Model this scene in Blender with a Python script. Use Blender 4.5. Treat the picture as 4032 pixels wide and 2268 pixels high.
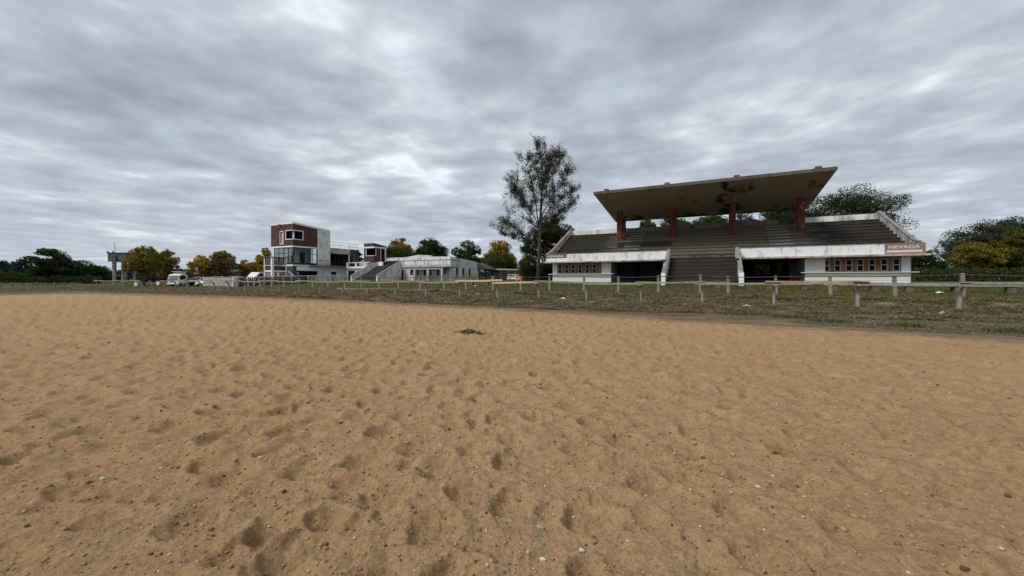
import bpy, math, random
import numpy as np
R = math.radians
random.seed(7); rng = np.random.default_rng(11)
S = bpy.context.scene
for o in list(bpy.data.objects): bpy.data.objects.remove(o)
COL = S.collection

# ------------------------------------------------------------------ camera
YAW, F, CX, HY, EYE = R(27.1), 1515.0, 2016.0, 1100.0, 1.5
cam = bpy.data.objects.new('camera', bpy.data.cameras.new('camera')); COL.objects.link(cam)
cam.location = (0, 0, EYE); cam.rotation_euler = (R(90), 0, YAW)
cam.data.sensor_width = 36; cam.data.lens = F / 4032 * 36; cam.data.shift_y = -34 / 4032
cam.data.clip_start = 0.05; cam.data.clip_end = 6000
S.camera = cam
S.render.resolution_x, S.render.resolution_y = 1024, 576
S.view_settings.view_transform = 'Standard'; S.view_settings.look = 'None'
S.view_settings.gamma = 1; S.view_settings.use_curve_mapping = False
S.view_settings.exposure = 0.9
SUN_EL, SUN_AZ = R(50), R(214)      # azimuth measured from +Y clockwise (site frame)

# ------------------------------------------------------------------ world: overcast stratocumulus over a Nishita sky
W = bpy.data.worlds.new('World'); S.world = W; W.use_nodes = True
nt = W.node_tree; nt.nodes.clear()
def N(tree, kind, **kw):
    n = tree.nodes.new(kind)
    for k, v in kw.items():
        if k.startswith('i_'):
            key = k[2:]
            n.inputs[int(key) if key.isdigit() else key].default_value = v
        else: setattr(n, k, v)
    return n
def L(tree, a, b): tree.links.new(a, b)
def ramp(tree, fac, stops, interp='LINEAR'):
    n = tree.nodes.new('ShaderNodeValToRGB'); n.color_ramp.interpolation = interp
    e = n.color_ramp.elements
    while len(e) < len(stops): e.new(0.5)
    for i, (p, c) in enumerate(stops):
        e[i].position = p; e[i].color = tuple(c) + (1,) if len(c) == 3 else c
    if fac is not None: L(tree, fac, n.inputs[0])
    return n
def mathn(tree, op, a, b=None, clamp=False):
    n = tree.nodes.new('ShaderNodeMath'); n.operation = op; n.use_clamp = clamp
    for i, v in enumerate((a, b)):
        if v is None: continue
        if isinstance(v, (int, float)): n.inputs[i].default_value = v
        else: L(tree, v, n.inputs[i])
    return n.outputs[0]
def mixc(tree, fac, a, b, mode='MIX'):
    n = tree.nodes.new('ShaderNodeMix'); n.data_type = 'RGBA'; n.blend_type = mode
    for sock, v in ((n.inputs[0], fac), (n.inputs[6], a), (n.inputs[7], b)):
        if isinstance(v, (int, float)): sock.default_value = v
        elif isinstance(v, tuple): sock.default_value = v + (1,) if len(v) == 3 else v
        else: L(tree, v, sock)
    return n.outputs[2]
sky = N(nt, 'ShaderNodeTexSky', sky_type='NISHITA', sun_disc=False, sun_elevation=SUN_EL, sun_rotation=SUN_AZ)
tc = N(nt, 'ShaderNodeTexCoord')
rot = N(nt, 'ShaderNodeVectorRotate', rotation_type='Z_AXIS', i_Angle=-YAW); L(nt, tc.outputs['Generated'], rot.inputs['Vector'])
sep = N(nt, 'ShaderNodeSeparateXYZ'); L(nt, rot.outputs[0], sep.inputs[0])
zz = mathn(nt, 'ADD', mathn(nt, 'MAXIMUM', sep.outputs[2], 0.0), 0.075)
u = mathn(nt, 'DIVIDE', sep.outputs[0], zz); v = mathn(nt, 'DIVIDE', sep.outputs[1], zz)
cmb = N(nt, 'ShaderNodeCombineXYZ'); L(nt, u, cmb.inputs[0]); L(nt, v, cmb.inputs[1])
def cloudnoise(scale, stretch, rotz, off, detail, rough, dist):
    m = N(nt, 'ShaderNodeMapping'); m.inputs['Rotation'].default_value = (0, 0, rotz)
    m.inputs['Scale'].default_value = (1, stretch, 1); m.inputs['Location'].default_value = off
    L(nt, cmb.outputs[0], m.inputs['Vector'])
    n = N(nt, 'ShaderNodeTexNoise'); n.inputs['Scale'].default_value = scale
    n.inputs['Detail'].default_value = detail; n.inputs['Roughness'].default_value = rough
    n.inputs['Distortion'].default_value = dist
    L(nt, m.outputs[0], n.inputs['Vector']); return n.outputs[0]
big = cloudnoise(0.85, 0.85, R(-14), (3.1, 1.7, 0), 4, 0.5, 0.25)
mid = cloudnoise(2.5, 1.05, R(25), (7.3, 2.2, 4.0), 5, 0.5, 0.0)
fine = cloudnoise(6.0, 1.1, R(20), (1.3, 9.2, 2.0), 4, 0.5, 0.0)
dens = mathn(nt, 'ADD', mathn(nt, 'ADD', mathn(nt, 'MULTIPLY', big, 0.45), mathn(nt, 'MULTIPLY', mid, 0.43)), mathn(nt, 'MULTIPLY', fine, 0.12))
cl = ramp(nt, dens, [(0.365, (0.90, 0.93, 0.95)), (0.41, (0.66, 0.70, 0.745)), (0.465, (0.52, 0.56, 0.615)), (0.535, (0.42, 0.458, 0.515)), (0.63, (0.315, 0.348, 0.405))])
# haze of cloud toward the horizon: flattens contrast and turns slightly pale blue
hz = ramp(nt, sep.outputs[2], [(0.0, (1, 1, 1)), (0.10, (0.62,) * 3), (0.32, (0.0,) * 3)])
hz2 = mathn(nt, 'MULTIPLY', hz.outputs[0], 0.62)
hcol = mixc(nt, hz2, cl.outputs[0], (0.53, 0.60, 0.645))
cloud = mixc(nt, 1.0, hcol, (5.5, 5.6, 5.72), 'MULTIPLY')
gap = ramp(nt, mid, [(0.26, (0.32,) * 3), (0.40, (0,) * 3)])
final = mixc(nt, gap.outputs[0], cloud, sky.outputs[0])
bg = N(nt, 'ShaderNodeBackground', i_Strength=0.1); L(nt, final, bg.inputs['Color'])
wo = N(nt, 'ShaderNodeOutputWorld'); L(nt, bg.outputs[0], wo.inputs[0])

sun = bpy.data.objects.new('sun', bpy.data.lights.new('sun', 'SUN')); COL.objects.link(sun)
sun.data.energy = 1.5; sun.data.angle = R(22); sun.data.color = (1.0, 0.97, 0.93)
from mathutils import Vector, Matrix
sd = Vector((math.sin(SUN_AZ) * math.cos(SUN_EL), math.cos(SUN_AZ) * math.cos(SUN_EL), math.sin(SUN_EL)))
sun.rotation_euler = sd.to_track_quat('Z', 'Y').to_euler(); sun.location = (0, 0, 60)

# ------------------------------------------------------------------ pixel -> site coordinates (X along the stand, Y away from the track)
C_, S_ = math.cos(YAW), math.sin(YAW)
def aa(x): return (x - CX) / F
def onY(x, y, Y):
    a = aa(x); D = Y / (a * S_ + C_); return (D * (a * C_ - S_), Y, EYE + (HY - y) / F * D)
def onX(x, y, X):
    a = aa(x); D = X / (a * C_ - S_); return (X, D * (a * S_ + C_), EYE + (HY - y) / F * D)
def onD(x, y, D):
    a = aa(x); return (D * (a * C_ - S_), D * (a * S_ + C_), EYE + (HY - y) / F * D)
def XatY(x, Y): return onY(x, 0, Y)[0]
def YatX(x, X): return onX(x, 0, X)[1]

# ------------------------------------------------------------------ terrain height (sand = 0)
EX = np.array([-400, -110, -84, -66, -60, -44, -30, -9, -2, 7, 14, 40, 400.])
EY = np.array([17., 17., 17., 17.3, 17.6, 19.2, 19.6, 17.9, 16.6, 14.9, 14.2, 13.5, 13.5])
def hash2(ix, iy, k=0):
    h = np.sin(ix * 127.1 + iy * 311.7 + k * 74.7) * 43758.5453
    return h - np.floor(h)
def vnoise(x, y, k=0):
    ix, iy = np.floor(x), np.floor(y); fx, fy = x - ix, y - iy
    fx = fx * fx * (3 - 2 * fx); fy = fy * fy * (3 - 2 * fy)
    a, b = hash2(ix, iy, k), hash2(ix + 1, iy, k); c, d = hash2(ix, iy + 1, k), hash2(ix + 1, iy + 1, k)
    return (a + (b - a) * fx) * (1 - fy) + (c + (d - c) * fx) * fy
def fbm(x, y, k=0, o=4):
    s = 0; A = .5
    for i in range(o): s = s + A * vnoise(x * 2 ** i, y * 2 ** i, k + i); A *= .5
    return s
def edge(X): return np.interp(X, EX, EY) + (fbm(X * .35, X * 0 + 3.3, 5) - .5) * 1.3
def inside(X, Y):      # metres inside the sand (negative outside)
    d1 = edge(X) - Y
    d2 = (X + 64 + (fbm(Y * .3, Y * 0 + 1.3, 9) - .5) * 2 + np.clip(8 - Y, 0, 60) * 1.2) * .8
    return np.minimum(d1, d2)
def ground_z(X, Y, bumps=True):
    X = np.asarray(X, float); Y = np.asarray(Y, float)
    d = -inside(X, Y)
    e = np.interp(X, EX, EY)
    t = Y - e
    prof = np.interp(Y, [15, 19.5, 21.8, 23.6, 24.6, 26.6, 28.5, 34, 40, 47, 58, 80, 200], [.02, .10, .19, .17, .19, .40, .50, .68, .86, 1.08, 1.12, 1.15, 1.6])
    lo = np.interp(d, [-2.5, -.8, 0, 1.0, 3.0], [-.7, -.16, -.005, .045, .09])
    side = np.clip((X + 72) / 12, 0, 1)            # the far left is level with the sand
    h = np.where(d < 0, lo, np.maximum(lo, 0) * .6 + prof * side + (1 - side) * np.interp(Y, [0, 22, 40, 90], [.05, .1, .45, .9]) * (d > 0) - .0)
    h = np.where(d < 1.5, lo + (h - lo) * np.clip(d / 1.5, 0, 1), h)
    if bumps:
        near = np.clip(d / 1.0, 0, 1)
        bank = np.exp(-((Y - 24.0) / 2.6) ** 2)
        h = h + near * ((fbm(X * .6, Y * .7, 21, 4) - .47) * (.09 + .34 * bank) + (fbm(X * 1.7, Y * 2.3, 31, 3) - .45) * (.05 + .30 * bank))
        h = h + np.clip(1 - np.abs(d) / 1.2, 0, 1) * (fbm(X * 1.4, Y * 1.4, 41, 3) - .47) * .07
    return h
def gz(X, Y): return float(ground_z(np.array([X]), np.array([Y]))[0])

# ------------------------------------------------------------------ mesh helpers
OFF = {}
def link(o): COL.objects.link(o); return o
def tag(o, label, cat, group=None):
    o['label'] = label; o['category'] = cat
    if group: o['group'] = group
    return o
def thing(name, label, cat, loc=(0, 0, 0), group=None, rotz=0):
    o = link(bpy.data.objects.new(name, None)); o.location = loc; o.rotation_euler = (0, 0, rotz)
    o.empty_display_size = .3
    OFF[o.name] = Vector(loc) if rotz == 0 else Vector((0, 0, 0))
    return tag(o, label, cat, group)
class MB:
    def __init__(s): s.v = []; s.f = []
    def add(s, vs, fs):
        n = len(s.v); s.v.extend([tuple(p) for p in vs]); s.f.extend([tuple(i + n for i in q) for q in fs]); return s
    def box(s, x0, x1, y0, y1, z0, z1):
        if x0 > x1: x0, x1 = x1, x0
        if y0 > y1: y0, y1 = y1, y0
        return s.add([(x0, y0, z0), (x1, y0, z0), (x1, y1, z0), (x0, y1, z0), (x0, y0, z1), (x1, y0, z1), (x1, y1, z1), (x0, y1, z1)],
                     [(0, 3, 2, 1), (4, 5, 6, 7), (0, 1, 5, 4), (1, 2, 6, 5), (2, 3, 7, 6), (3, 0, 4, 7)])
    def hexa(s, p):   # 8 points, bottom 4 then top 4
        return s.add(p, [(0, 3, 2, 1), (4, 5, 6, 7), (0, 1, 5, 4), (1, 2, 6, 5), (2, 3, 7, 6), (3, 0, 4, 7)])
    def prism(s, poly, axis, a, b):   # polygon in the two other axes, extruded along axis from a to b
        def P(q, t): return {'x': (t, q[0], q[1]), 'y': (q[0], t, q[1]), 'z': (q[0], q[1], t)}[axis]
        n = len(poly); vs = [P(q, a) for q in poly] + [P(q, b) for q in poly]
        fs = [tuple(range(n)), tuple(range(2 * n - 1, n - 1, -1))] + [(i, i + n, (i + 1) % n + n, (i + 1) % n) for i in range(n)]
        return s.add(vs, fs)
    def bar(s, p, q, w, h, up=(0, 0, 1)):   # rectangular bar from p to q
        p, q = Vector(p), Vector(q); d = (q - p).normalized(); upv = Vector(up)
        if abs(d.dot(upv)) > .95: upv = Vector((0, 1, 0))
        sx = d.cross(upv).normalized() * w / 2; uy = sx.cross(d).normalized() * h / 2
        return s.hexa([p - sx - uy, p + sx - uy, q + sx - uy, q - sx - uy, p - sx + uy, p + sx + uy, q + sx + uy, q - sx + uy])
    def tube(s, pts, rad, n=8, cap=True):
        pts = [Vector(p) for p in pts]
        if not hasattr(rad, '__len__'): rad = [rad] * len(pts)
        base = len(s.v); ref = None
        for i, p in enumerate(pts):
            d = (pts[min(i + 1, len(pts) - 1)] - pts[max(i - 1, 0)]).normalized()
            if ref is None: ref = d.orthogonal().normalized()
            ref = (ref - d * ref.dot(d)).normalized(); b = d.cross(ref)
            for k in range(n):
                t = 2 * math.pi * k / n; s.v.append(tuple(p + (ref * math.cos(t) + b * math.sin(t)) * rad[i]))
        for i in range(len(pts) - 1):
            for k in range(n):
                a = base + i * n + k; b2 = base + i * n + (k + 1) % n; s.f.append((a, b2, b2 + n, a + n))
        if cap:
            s.f.append(tuple(base + k for k in range(n - 1, -1, -1))); e = base + (len(pts) - 1) * n; s.f.append(tuple(e + k for k in range(n)))
        return s
    def wall(s, axis, pos, th, u0, u1, z0, z1, holes=()):   # wall slab on plane axis=pos..pos+th with rectangular holes (u0,u1,z0,z1)
        us = sorted({u0, u1} | {h[0] for h in holes} | {h[1] for h in holes}); zs = sorted({z0, z1} | {h[2] for h in holes} | {h[3] for h in holes})
        us = [q for q in us if u0 <= q <= u1]; zs = [q for q in zs if z0 <= q <= z1]
        def solid(i, j):
            if not (0 <= i < len(us) - 1 and 0 <= j < len(zs) - 1): return False
            cu, cz = (us[i] + us[i + 1]) / 2, (zs[j] + zs[j + 1]) / 2
            return not any(h[0] < cu < h[1] and h[2] < cz < h[3] for h in holes)
        def P(u_, t, z): return (u_, t, z) if axis == 'y' else (t, u_, z)
        a, b = pos, pos + th
        for i in range(len(us) - 1):
            for j in range(len(zs) - 1):
                if not solid(i, j): continue
                U0, U1, Z0, Z1 = us[i], us[i + 1], zs[j], zs[j + 1]
                s.add([P(U0, a, Z0), P(U1, a, Z0), P(U1, a, Z1), P(U0, a, Z1)], [(0, 1, 2, 3)])
                s.add([P(U0, b, Z0), P(U1, b, Z0), P(U1, b, Z1), P(U0, b, Z1)], [(3, 2, 1, 0)])
                for (di, dj, e) in ((-1, 0, ((U0, Z0), (U0, Z1))), (1, 0, ((U1, Z1), (U1, Z0))), (0, -1, ((U1, Z0), (U0, Z0))), (0, 1, ((U0, Z1), (U1, Z1)))):
                    if not solid(i + di, j + dj):
                        (ua, za), (ub, zb) = e
                        s.add([P(ua, a, za), P(ub, a, zb), P(ub, b, zb), P(ua, b, za)], [(0, 1, 2, 3)])
        return s
    def build(s, name, mat, parent=None, smooth=False, off=None, uvless=True):
        o = off if off is not None else (OFF.get(parent.name, Vector((0, 0, 0))) if parent else Vector((0, 0, 0)))
        me = bpy.data.meshes.new(name)
        me.from_pydata([(p[0] - o[0], p[1] - o[1], p[2] - o[2]) for p in s.v], [], s.f); me.update()
        fix_normals(me)
        if mat: me.materials.append(M[mat])
        if smooth: me.polygons.foreach_set('use_smooth', [True] * len(me.polygons))
        ob = link(bpy.data.objects.new(name, me))
        if parent: ob.parent = parent; OFF[ob.name] = Vector(o)
        return ob
def fix_normals(me):
    import bmesh
    bm = bmesh.new(); bm.from_mesh(me); bmesh.ops.recalc_face_normals(bm, faces=bm.faces); bm.to_mesh(me); bm.free()
def fastmesh(name, V, Fq, mat, smooth=False, kind=None, parent=None):
    me = bpy.data.meshes.new(name); V = np.asarray(V, np.float32); Fq = np.asarray(Fq, np.int32)
    k = Fq.shape[1]
    me.vertices.add(len(V)); me.vertices.foreach_set('co', V.ravel())
    me.loops.add(Fq.size); me.loops.foreach_set('vertex_index', Fq.ravel())
    me.polygons.add(len(Fq)); me.polygons.foreach_set('loop_start', np.arange(0, Fq.size, k, dtype=np.int32))
    me.polygons.foreach_set('loop_total', np.full(len(Fq), k, np.int32))
    if smooth: me.polygons.foreach_set('use_smooth', np.ones(len(Fq), bool))
    me.update(calc_edges=True); me.materials.append(M[mat])
    ob = link(bpy.data.objects.new(name, me))
    if kind: ob['kind'] = kind
    if parent: ob.parent = parent
    return ob
def copy_part(o, parent, loc=None):
    c = link(o.copy()); c.parent = parent
    if loc is not None: c.location = loc
    return c
def copy_tree(o, parent=None):
    c = link(o.copy()); c.parent = parent
    for ch in list(o.children): copy_tree(ch, c)
    return c

# ------------------------------------------------------------------ materials
M = {}
def newmat(name):
    m = bpy.data.materials.new(name); m.use_nodes = True; t = m.node_tree; t.nodes.clear()
    out = t.nodes.new('ShaderNodeOutputMaterial'); p = t.nodes.new('ShaderNodeBsdfPrincipled'); L(t, p.outputs[0], out.inputs[0])
    p.inputs['Roughness'].default_value = .85; p.inputs['Specular IOR Level'].default_value = .25
    M[name] = m; return m, t, p
def coords(t, scale=(1, 1, 1), src='Object'):
    c = N(t, 'ShaderNodeTexCoord'); m = N(t, 'ShaderNodeMapping'); m.inputs['Scale'].default_value = scale
    L(t, c.outputs[src], m.inputs['Vector']); return m.outputs[0]
def noise(t, vec, scale, detail=4, rough=.55, dist=0):
    n = N(t, 'ShaderNodeTexNoise'); n.inputs['Scale'].default_value = scale; n.inputs['Detail'].default_value = detail
    n.inputs['Roughness'].default_value = rough; n.inputs['Distortion'].default_value = dist; L(t, vec, n.inputs['Vector']); return n.outputs[0]
def bump(t, p, h, strength, dist=.02):
    b = N(t, 'ShaderNodeBump'); b.inputs['Strength'].default_value = strength; b.inputs['Distance'].default_value = dist
    L(t, h, b.inputs['Height']); L(t, b.outputs[0], p.inputs['Normal'])
def stained(name, base, grime, lo, hi, vstretch=.28, scale=1.4, spots=.0, warm=None):
    m, t, p = newmat(name); v = coords(t, (1, 1, vstretch)); v1 = coords(t)
    n1 = noise(t, v, scale * 2.4, 6, .62, .3); n2 = noise(t, v1, scale * .55, 4, .5)
    n3 = noise(t, v1, scale * 9, 4, .6)
    f = mathn(t, 'ADD', mathn(t, 'ADD', mathn(t, 'MULTIPLY', n1, .5), mathn(t, 'MULTIPLY', n2, .32)), mathn(t, 'MULTIPLY', n3, .18))
    r = ramp(t, f, [(lo, (0, 0, 0)), (hi, (1, 1, 1))])
    c = mixc(t, r.outputs[0], base, grime)
    if warm:
        w = ramp(t, noise(t, v1, scale * 1.7, 5, .6, .5), [(.56, (0, 0, 0)), (.66, (1, 1, 1))])
        c = mixc(t, w.outputs[0], c, warm)
    L(t, c, p.inputs['Base Color']); bump(t, p, n3, .35, .02)
    return m
stained('white_wall', (.80, .80, .78), (.25, .25, .235), .60, .80)
stained('white_clean', (.80, .80, .79), (.50, .49, .47), .58, .85)
stained('white_stained', (.72, .72, .70), (.09, .09, .085), .485, .66)
stained('white_grimy', (.60, .60, .58), (.07, .07, .065), .42, .64)
stained('parapet_white', (.78, .78, .77), (.10, .097, .092), .50, .70)
stained('slab_edge', (.55, .50, .48), (.13, .08, .075), .42, .62, vstretch=.9, scale=2.2)
stained('concrete', (.27, .255, .235), (.10, .095, .085), .42, .68)
stained('concrete_dark', (.14, .125, .11), (.045, .042, .04), .40, .66)
stained('tier_edge', (.105, .090, .072), (.04, .035, .03), .40, .60, vstretch=1, scale=1.2)
stained('step_dark', (.035, .032, .029), (.016, .015, .014), .4, .66)
stained('post_concrete', (.29, .262, .222), (.11, .097, .08), .42, .66, vstretch=.5, scale=2.5)
stained('red_paint', (.18, .042, .042), (.08, .022, .022), .42, .68, warm=(.27, .16, .145))
stained('soffit', (.25, .205, .155), (.17, .135, .10), .48, .75, vstretch=1, scale=.8)
stained('plank_grey', (.36, .325, .275), (.15, .13, .105), .42, .66, vstretch=2.5, scale=2.5)
stained('plank_new', (.66, .48, .27), (.48, .31, .15), .45, .70, vstretch=3, scale=2.5)
stained('plank_rotten', (.48, .30, .16), (.11, .07, .05), .44, .60, vstretch=4, scale=2.0)
stained('bench_concrete', (.30, .285, .26), (.13, .12, .105), .42, .68, scale=2)
stained('stone_white', (.50, .49, .47), (.22, .21, .20), .42, .7, vstretch=1, scale=2)
stained('tank_concrete', (.15, .14, .125), (.055, .05, .045), .40, .66)
stained('sign_faded', (.25, .155, .13), (.42, .37, .33), .50, .74, vstretch=.8, scale=2.4)
stained('sign_red', (.175, .085, .068), (.30, .22, .18), .52, .8, vstretch=.8, scale=2.4)
stained('sign_paint', (.66, .60, .55), (.45, .38, .34), .50, .8, vstretch=1, scale=4)
stained('lattice_dark', (.075, .058, .05), (.03, .024, .02), .4, .7)
stained('wood_dark', (.07, .055, .045), (.03, .025, .02), .4, .7)
stained('roof_thatch', (.16, .125, .10), (.07, .055, .05), .4, .7)
def plain(name, col, rough=.6, spec=.3, metal=0):
    m, t, p = newmat(name); p.inputs['Base Color'].default_value = col + (1,); p.inputs['Roughness'].default_value = rough
    p.inputs['Specular IOR Level'].default_value = spec; p.inputs['Metallic'].default_value = metal
    v = coords(t); n = noise(t, v, 6, 4); c = mixc(t, mathn(t, 'MULTIPLY', n, .5), col, tuple(x * .75 for x in col)); L(t, c, p.inputs['Base Color']); return m
plain('wire', (.055, .05, .048), .6); plain('dark_frame', (.02, .02, .02), .5); plain('dark_room', (.035, .03, .028), .9)  # near-black room walls: interior dimness put into the base colour
plain('car_white', (.74, .75, .76), .3, .5); plain('tyre', (.015, .015, .015), .9); plain('rim', (.35, .35, .36), .4)
plain('orange', (.60, .10, .02), .5); plain('panel_pale', (.62, .62, .50), .6); plain('panel_green', (.12, .25, .10), .6)
plain('lamp_glass', (.75, .76, .78), .2, .6); plain('grey_metal', (.30, .31, .32), .5); plain('truck_bed', (.24, .225, .205), .7)
plain('windscreen_reflection', (.16, .17, .18), .15, .6); plain('white_bright', (.82, .82, .80), .6); plain('grey_frame', (.42, .41, .41), .6); plain('litter_white', (.75, .74, .70), .7)  # truck windscreen grey: its reflection put into the base colour
plain('curtain', (.48, .49, .49), .9); plain('interior_white', (.80, .80, .79), .9); plain('bark', (.10, .08, .065), .95); plain('bark_pale', (.105, .088, .074), .95)
def brick(name, c1, c2, mortar, sc=1.0):
    m, t, p = newmat(name); c = N(t, 'ShaderNodeTexCoord'); s = N(t, 'ShaderNodeSeparateXYZ'); L(t, c.outputs['Object'], s.inputs[0])
    k = N(t, 'ShaderNodeCombineXYZ'); L(t, mathn(t, 'ADD', s.outputs[0], s.outputs[1]), k.inputs[0]); L(t, s.outputs[2], k.inputs[1])
    b = N(t, 'ShaderNodeTexBrick'); L(t, k.outputs[0], b.inputs['Vector']); b.inputs['Scale'].default_value = 1 * sc
    b.inputs['Brick Width'].default_value = .25; b.inputs['Row Height'].default_value = .075; b.inputs['Mortar Size'].default_value = .010
    b.inputs['Color1'].default_value = c1 + (1,); b.inputs['Color2'].default_value = c2 + (1,); b.inputs['Mortar'].default_value = mortar + (1,)
    n = noise(t, c.outputs['Object'], .9, 5, .6); r = ramp(t, n, [(.35, (.6,) * 3), (.65, (1.15,) * 3)])
    col = mixc(t, 1.0, b.outputs[0], r.outputs[0], 'MULTIPLY'); L(t, col, p.inputs['Base Color']); bump(t, p, b.outputs[1], -.4, .01)
brick('brick', (.118, .044, .032), (.078, .031, .025), (.11, .08, .066))
brick('brick_light', (.30, .135, .085), (.21, .09, .06), (.26, .21, .17))
def glass(name, trans, tint):
    m = bpy.data.materials.new(name); m.use_nodes = True; t = m.node_tree; t.nodes.clear(); M[name] = m
    out = N(t, 'ShaderNodeOutputMaterial'); g = N(t, 'ShaderNodeBsdfGlossy'); g.inputs['Roughness'].default_value = .05
    tr = N(t, 'ShaderNodeBsdfTransparent'); tr.inputs[0].default_value = tint + (1,)
    fr = N(t, 'ShaderNodeFresnel'); fr.inputs[0].default_value = 1.5
    mx = N(t, 'ShaderNodeMixShader'); L(t, mathn(t, 'MULTIPLY', fr.outputs[0], trans), mx.inputs[0]); L(t, tr.outputs[0], mx.inputs[1]); L(t, g.outputs[0], mx.inputs[2]); L(t, mx.outputs[0], out.inputs[0])
glass('glass', .8, (.84, .87, .87)); glass('glass_dark', .18, (.10, .10, .11))
# seating: dry brown-grey concrete under the roof, black mould where rain reaches it
m, t, p = newmat('tier'); c = N(t, 'ShaderNodeNewGeometry'); s = N(t, 'ShaderNodeSeparateXYZ'); L(t, c.outputs['Position'], s.inputs[0])
v = coords(t); n1 = noise(t, coords(t, (.35, 1, 1.6)), 1.6, 6, .6, .4); n2 = noise(t, v, 7, 4, .6)
dx = mathn(t, 'ABSOLUTE', mathn(t, 'ADD', s.outputs[0], .85 - 0.))
mx = mathn(t, 'MULTIPLY', mathn(t, 'SUBTRACT', mathn(t, 'ADD', dx, mathn(t, 'MULTIPLY', n1, 5.0)), 12.4), .45, True)
dy = mathn(t, 'MULTIPLY', mathn(t, 'SUBTRACT', mathn(t, 'ADD', 48.2, mathn(t, 'MULTIPLY', n1, 3.0)), mathn(t, 'ADD', s.outputs[1], 1.6)), 1.6, True)
wet = mathn(t, 'MAXIMUM', mx, dy)
dry = mixc(t, n1, (.25, .21, .15), (.125, .105, .077)); mould = mixc(t, n1, (.060, .048, .042), (.018, .016, .015))
c0 = mixc(t, wet, dry, mould); c1 = mixc(t, mathn(t, 'MULTIPLY', n2, .5), c0, (.03, .028, .025)); L(t, c1, p.inputs['Base Color']); bump(t, p, n2, .3, .02)
# soffit with peeled black patches
m, t, p = newmat('soffit_peeled'); v = coords(t); n1 = noise(t, coords(t, (.5, .28, 1)), 1.15, 7, .62, .6); n2 = noise(t, v, .5, 3)
s = N(t, 'ShaderNodeSeparateXYZ'); c = N(t, 'ShaderNodeNewGeometry'); L(t, c.outputs['Position'], s.inputs[0])
dx = mathn(t, 'SUBTRACT', 1, mathn(t, 'MULTIPLY', mathn(t, 'ABSOLUTE', mathn(t, 'SUBTRACT', s.outputs[0], 2.3)), .42), True)   # leak along the third beam
by = mathn(t, 'MULTIPLY', mathn(t, 'SUBTRACT', s.outputs[1], 55.2), .45, True)                                                 # damp back edge
rx = mathn(t, 'MULTIPLY', mathn(t, 'SUBTRACT', s.outputs[0], 8.2), .30, True)
f = mathn(t, 'ADD', n1, mathn(t, 'MULTIPLY', mathn(t, 'MAXIMUM', mathn(t, 'MAXIMUM', dx, by), mathn(t, 'MULTIPLY', rx, .55)), .20))
r1 = ramp(t, f, [(.625, (0, 0, 0)), (.65, (1, 1, 1))]); r2 = ramp(t, f, [(.69, (0, 0, 0)), (.72, (1, 1, 1))])
base = mixc(t, n2, (.35, .305, .245), (.27, .232, .185)); c1 = mixc(t, r1.outputs[0], base, (.17, .125, .075)); c2 = mixc(t, r2.outputs[0], c1, (.025, .018, .014)); L(t, c2, p.inputs['Base Color'])
# sand
m, t, p = newmat('sand'); v = coords(t); c = N(t, 'ShaderNodeTexCoord'); s = N(t, 'ShaderNodeSeparateXYZ'); L(t, c.outputs['Object'], s.inputs[0])
nb = noise(t, v, .18, 4, .55, .4); nm = noise(t, v, 1.6, 5, .6); nf = noise(t, v, 42, 6, .72); ng = noise(t, v, 160, 4, .7)
c0 = mixc(t, ramp(t, nb, [(.35, (0,) * 3), (.65, (1,) * 3)]).outputs[0], (.350, .228, .118), (.325, .200, .099))
c1 = mixc(t, ramp(t, nm, [(.3, (0,) * 3), (.7, (.5,) * 3)]).outputs[0], c0, (.390, .264, .145))
sp = ramp(t, nf, [(.30, (.55,) * 3), (.47, (.98,) * 3), (.70, (1.22,) * 3)]); c2 = mixc(t, 1, c1, sp.outputs[0], 'MULTIPLY')
n9 = noise(t, v, 9, 5, .68); c2 = mixc(t, 1, c2, ramp(t, n9, [(.30, (.74, .72, .70)), (.50, (1,) * 3), (.72, (1.13,) * 3)]).outputs[0], 'MULTIPLY')
# strip of grey trodden soil beside the bank
at = N(t, 'ShaderNodeAttribute', attribute_name='rim'); ef = ramp(t, mathn(t, 'ADD', at.outputs['Fac'], mathn(t, 'MULTIPLY', mathn(t, 'SUBTRACT', noise(t, coords(t, (.35, 1.6, 1)), 1.3, 6, .65), .5), 1.6)), [(.38, (0,) * 3), (.80, (1,) * 3)])
c3 = mixc(t, mathn(t, 'MULTIPLY', ef.outputs[0], .9), c2, mixc(t, nf, (.125, .092, .060), (.215, .160, .105))); L(t, c3, p.inputs['Base Color'])
p.inputs['Roughness'].default_value = .95; p.inputs['Specular IOR Level'].default_value = .1
b1 = N(t, 'ShaderNodeBump'); b1.inputs['Strength'].default_value = .8; b1.inputs['Distance'].default_value = .03; L(t, nf, b1.inputs['Height'])
b2 = N(t, 'ShaderNodeBump'); b2.inputs['Strength'].default_value = .5; b2.inputs['Distance'].default_value = .006; L(t, ng, b2.inputs['Height']); L(t, b1.outputs[0], b2.inputs['Normal']); L(t, b2.outputs[0], p.inputs['Normal'])
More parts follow.
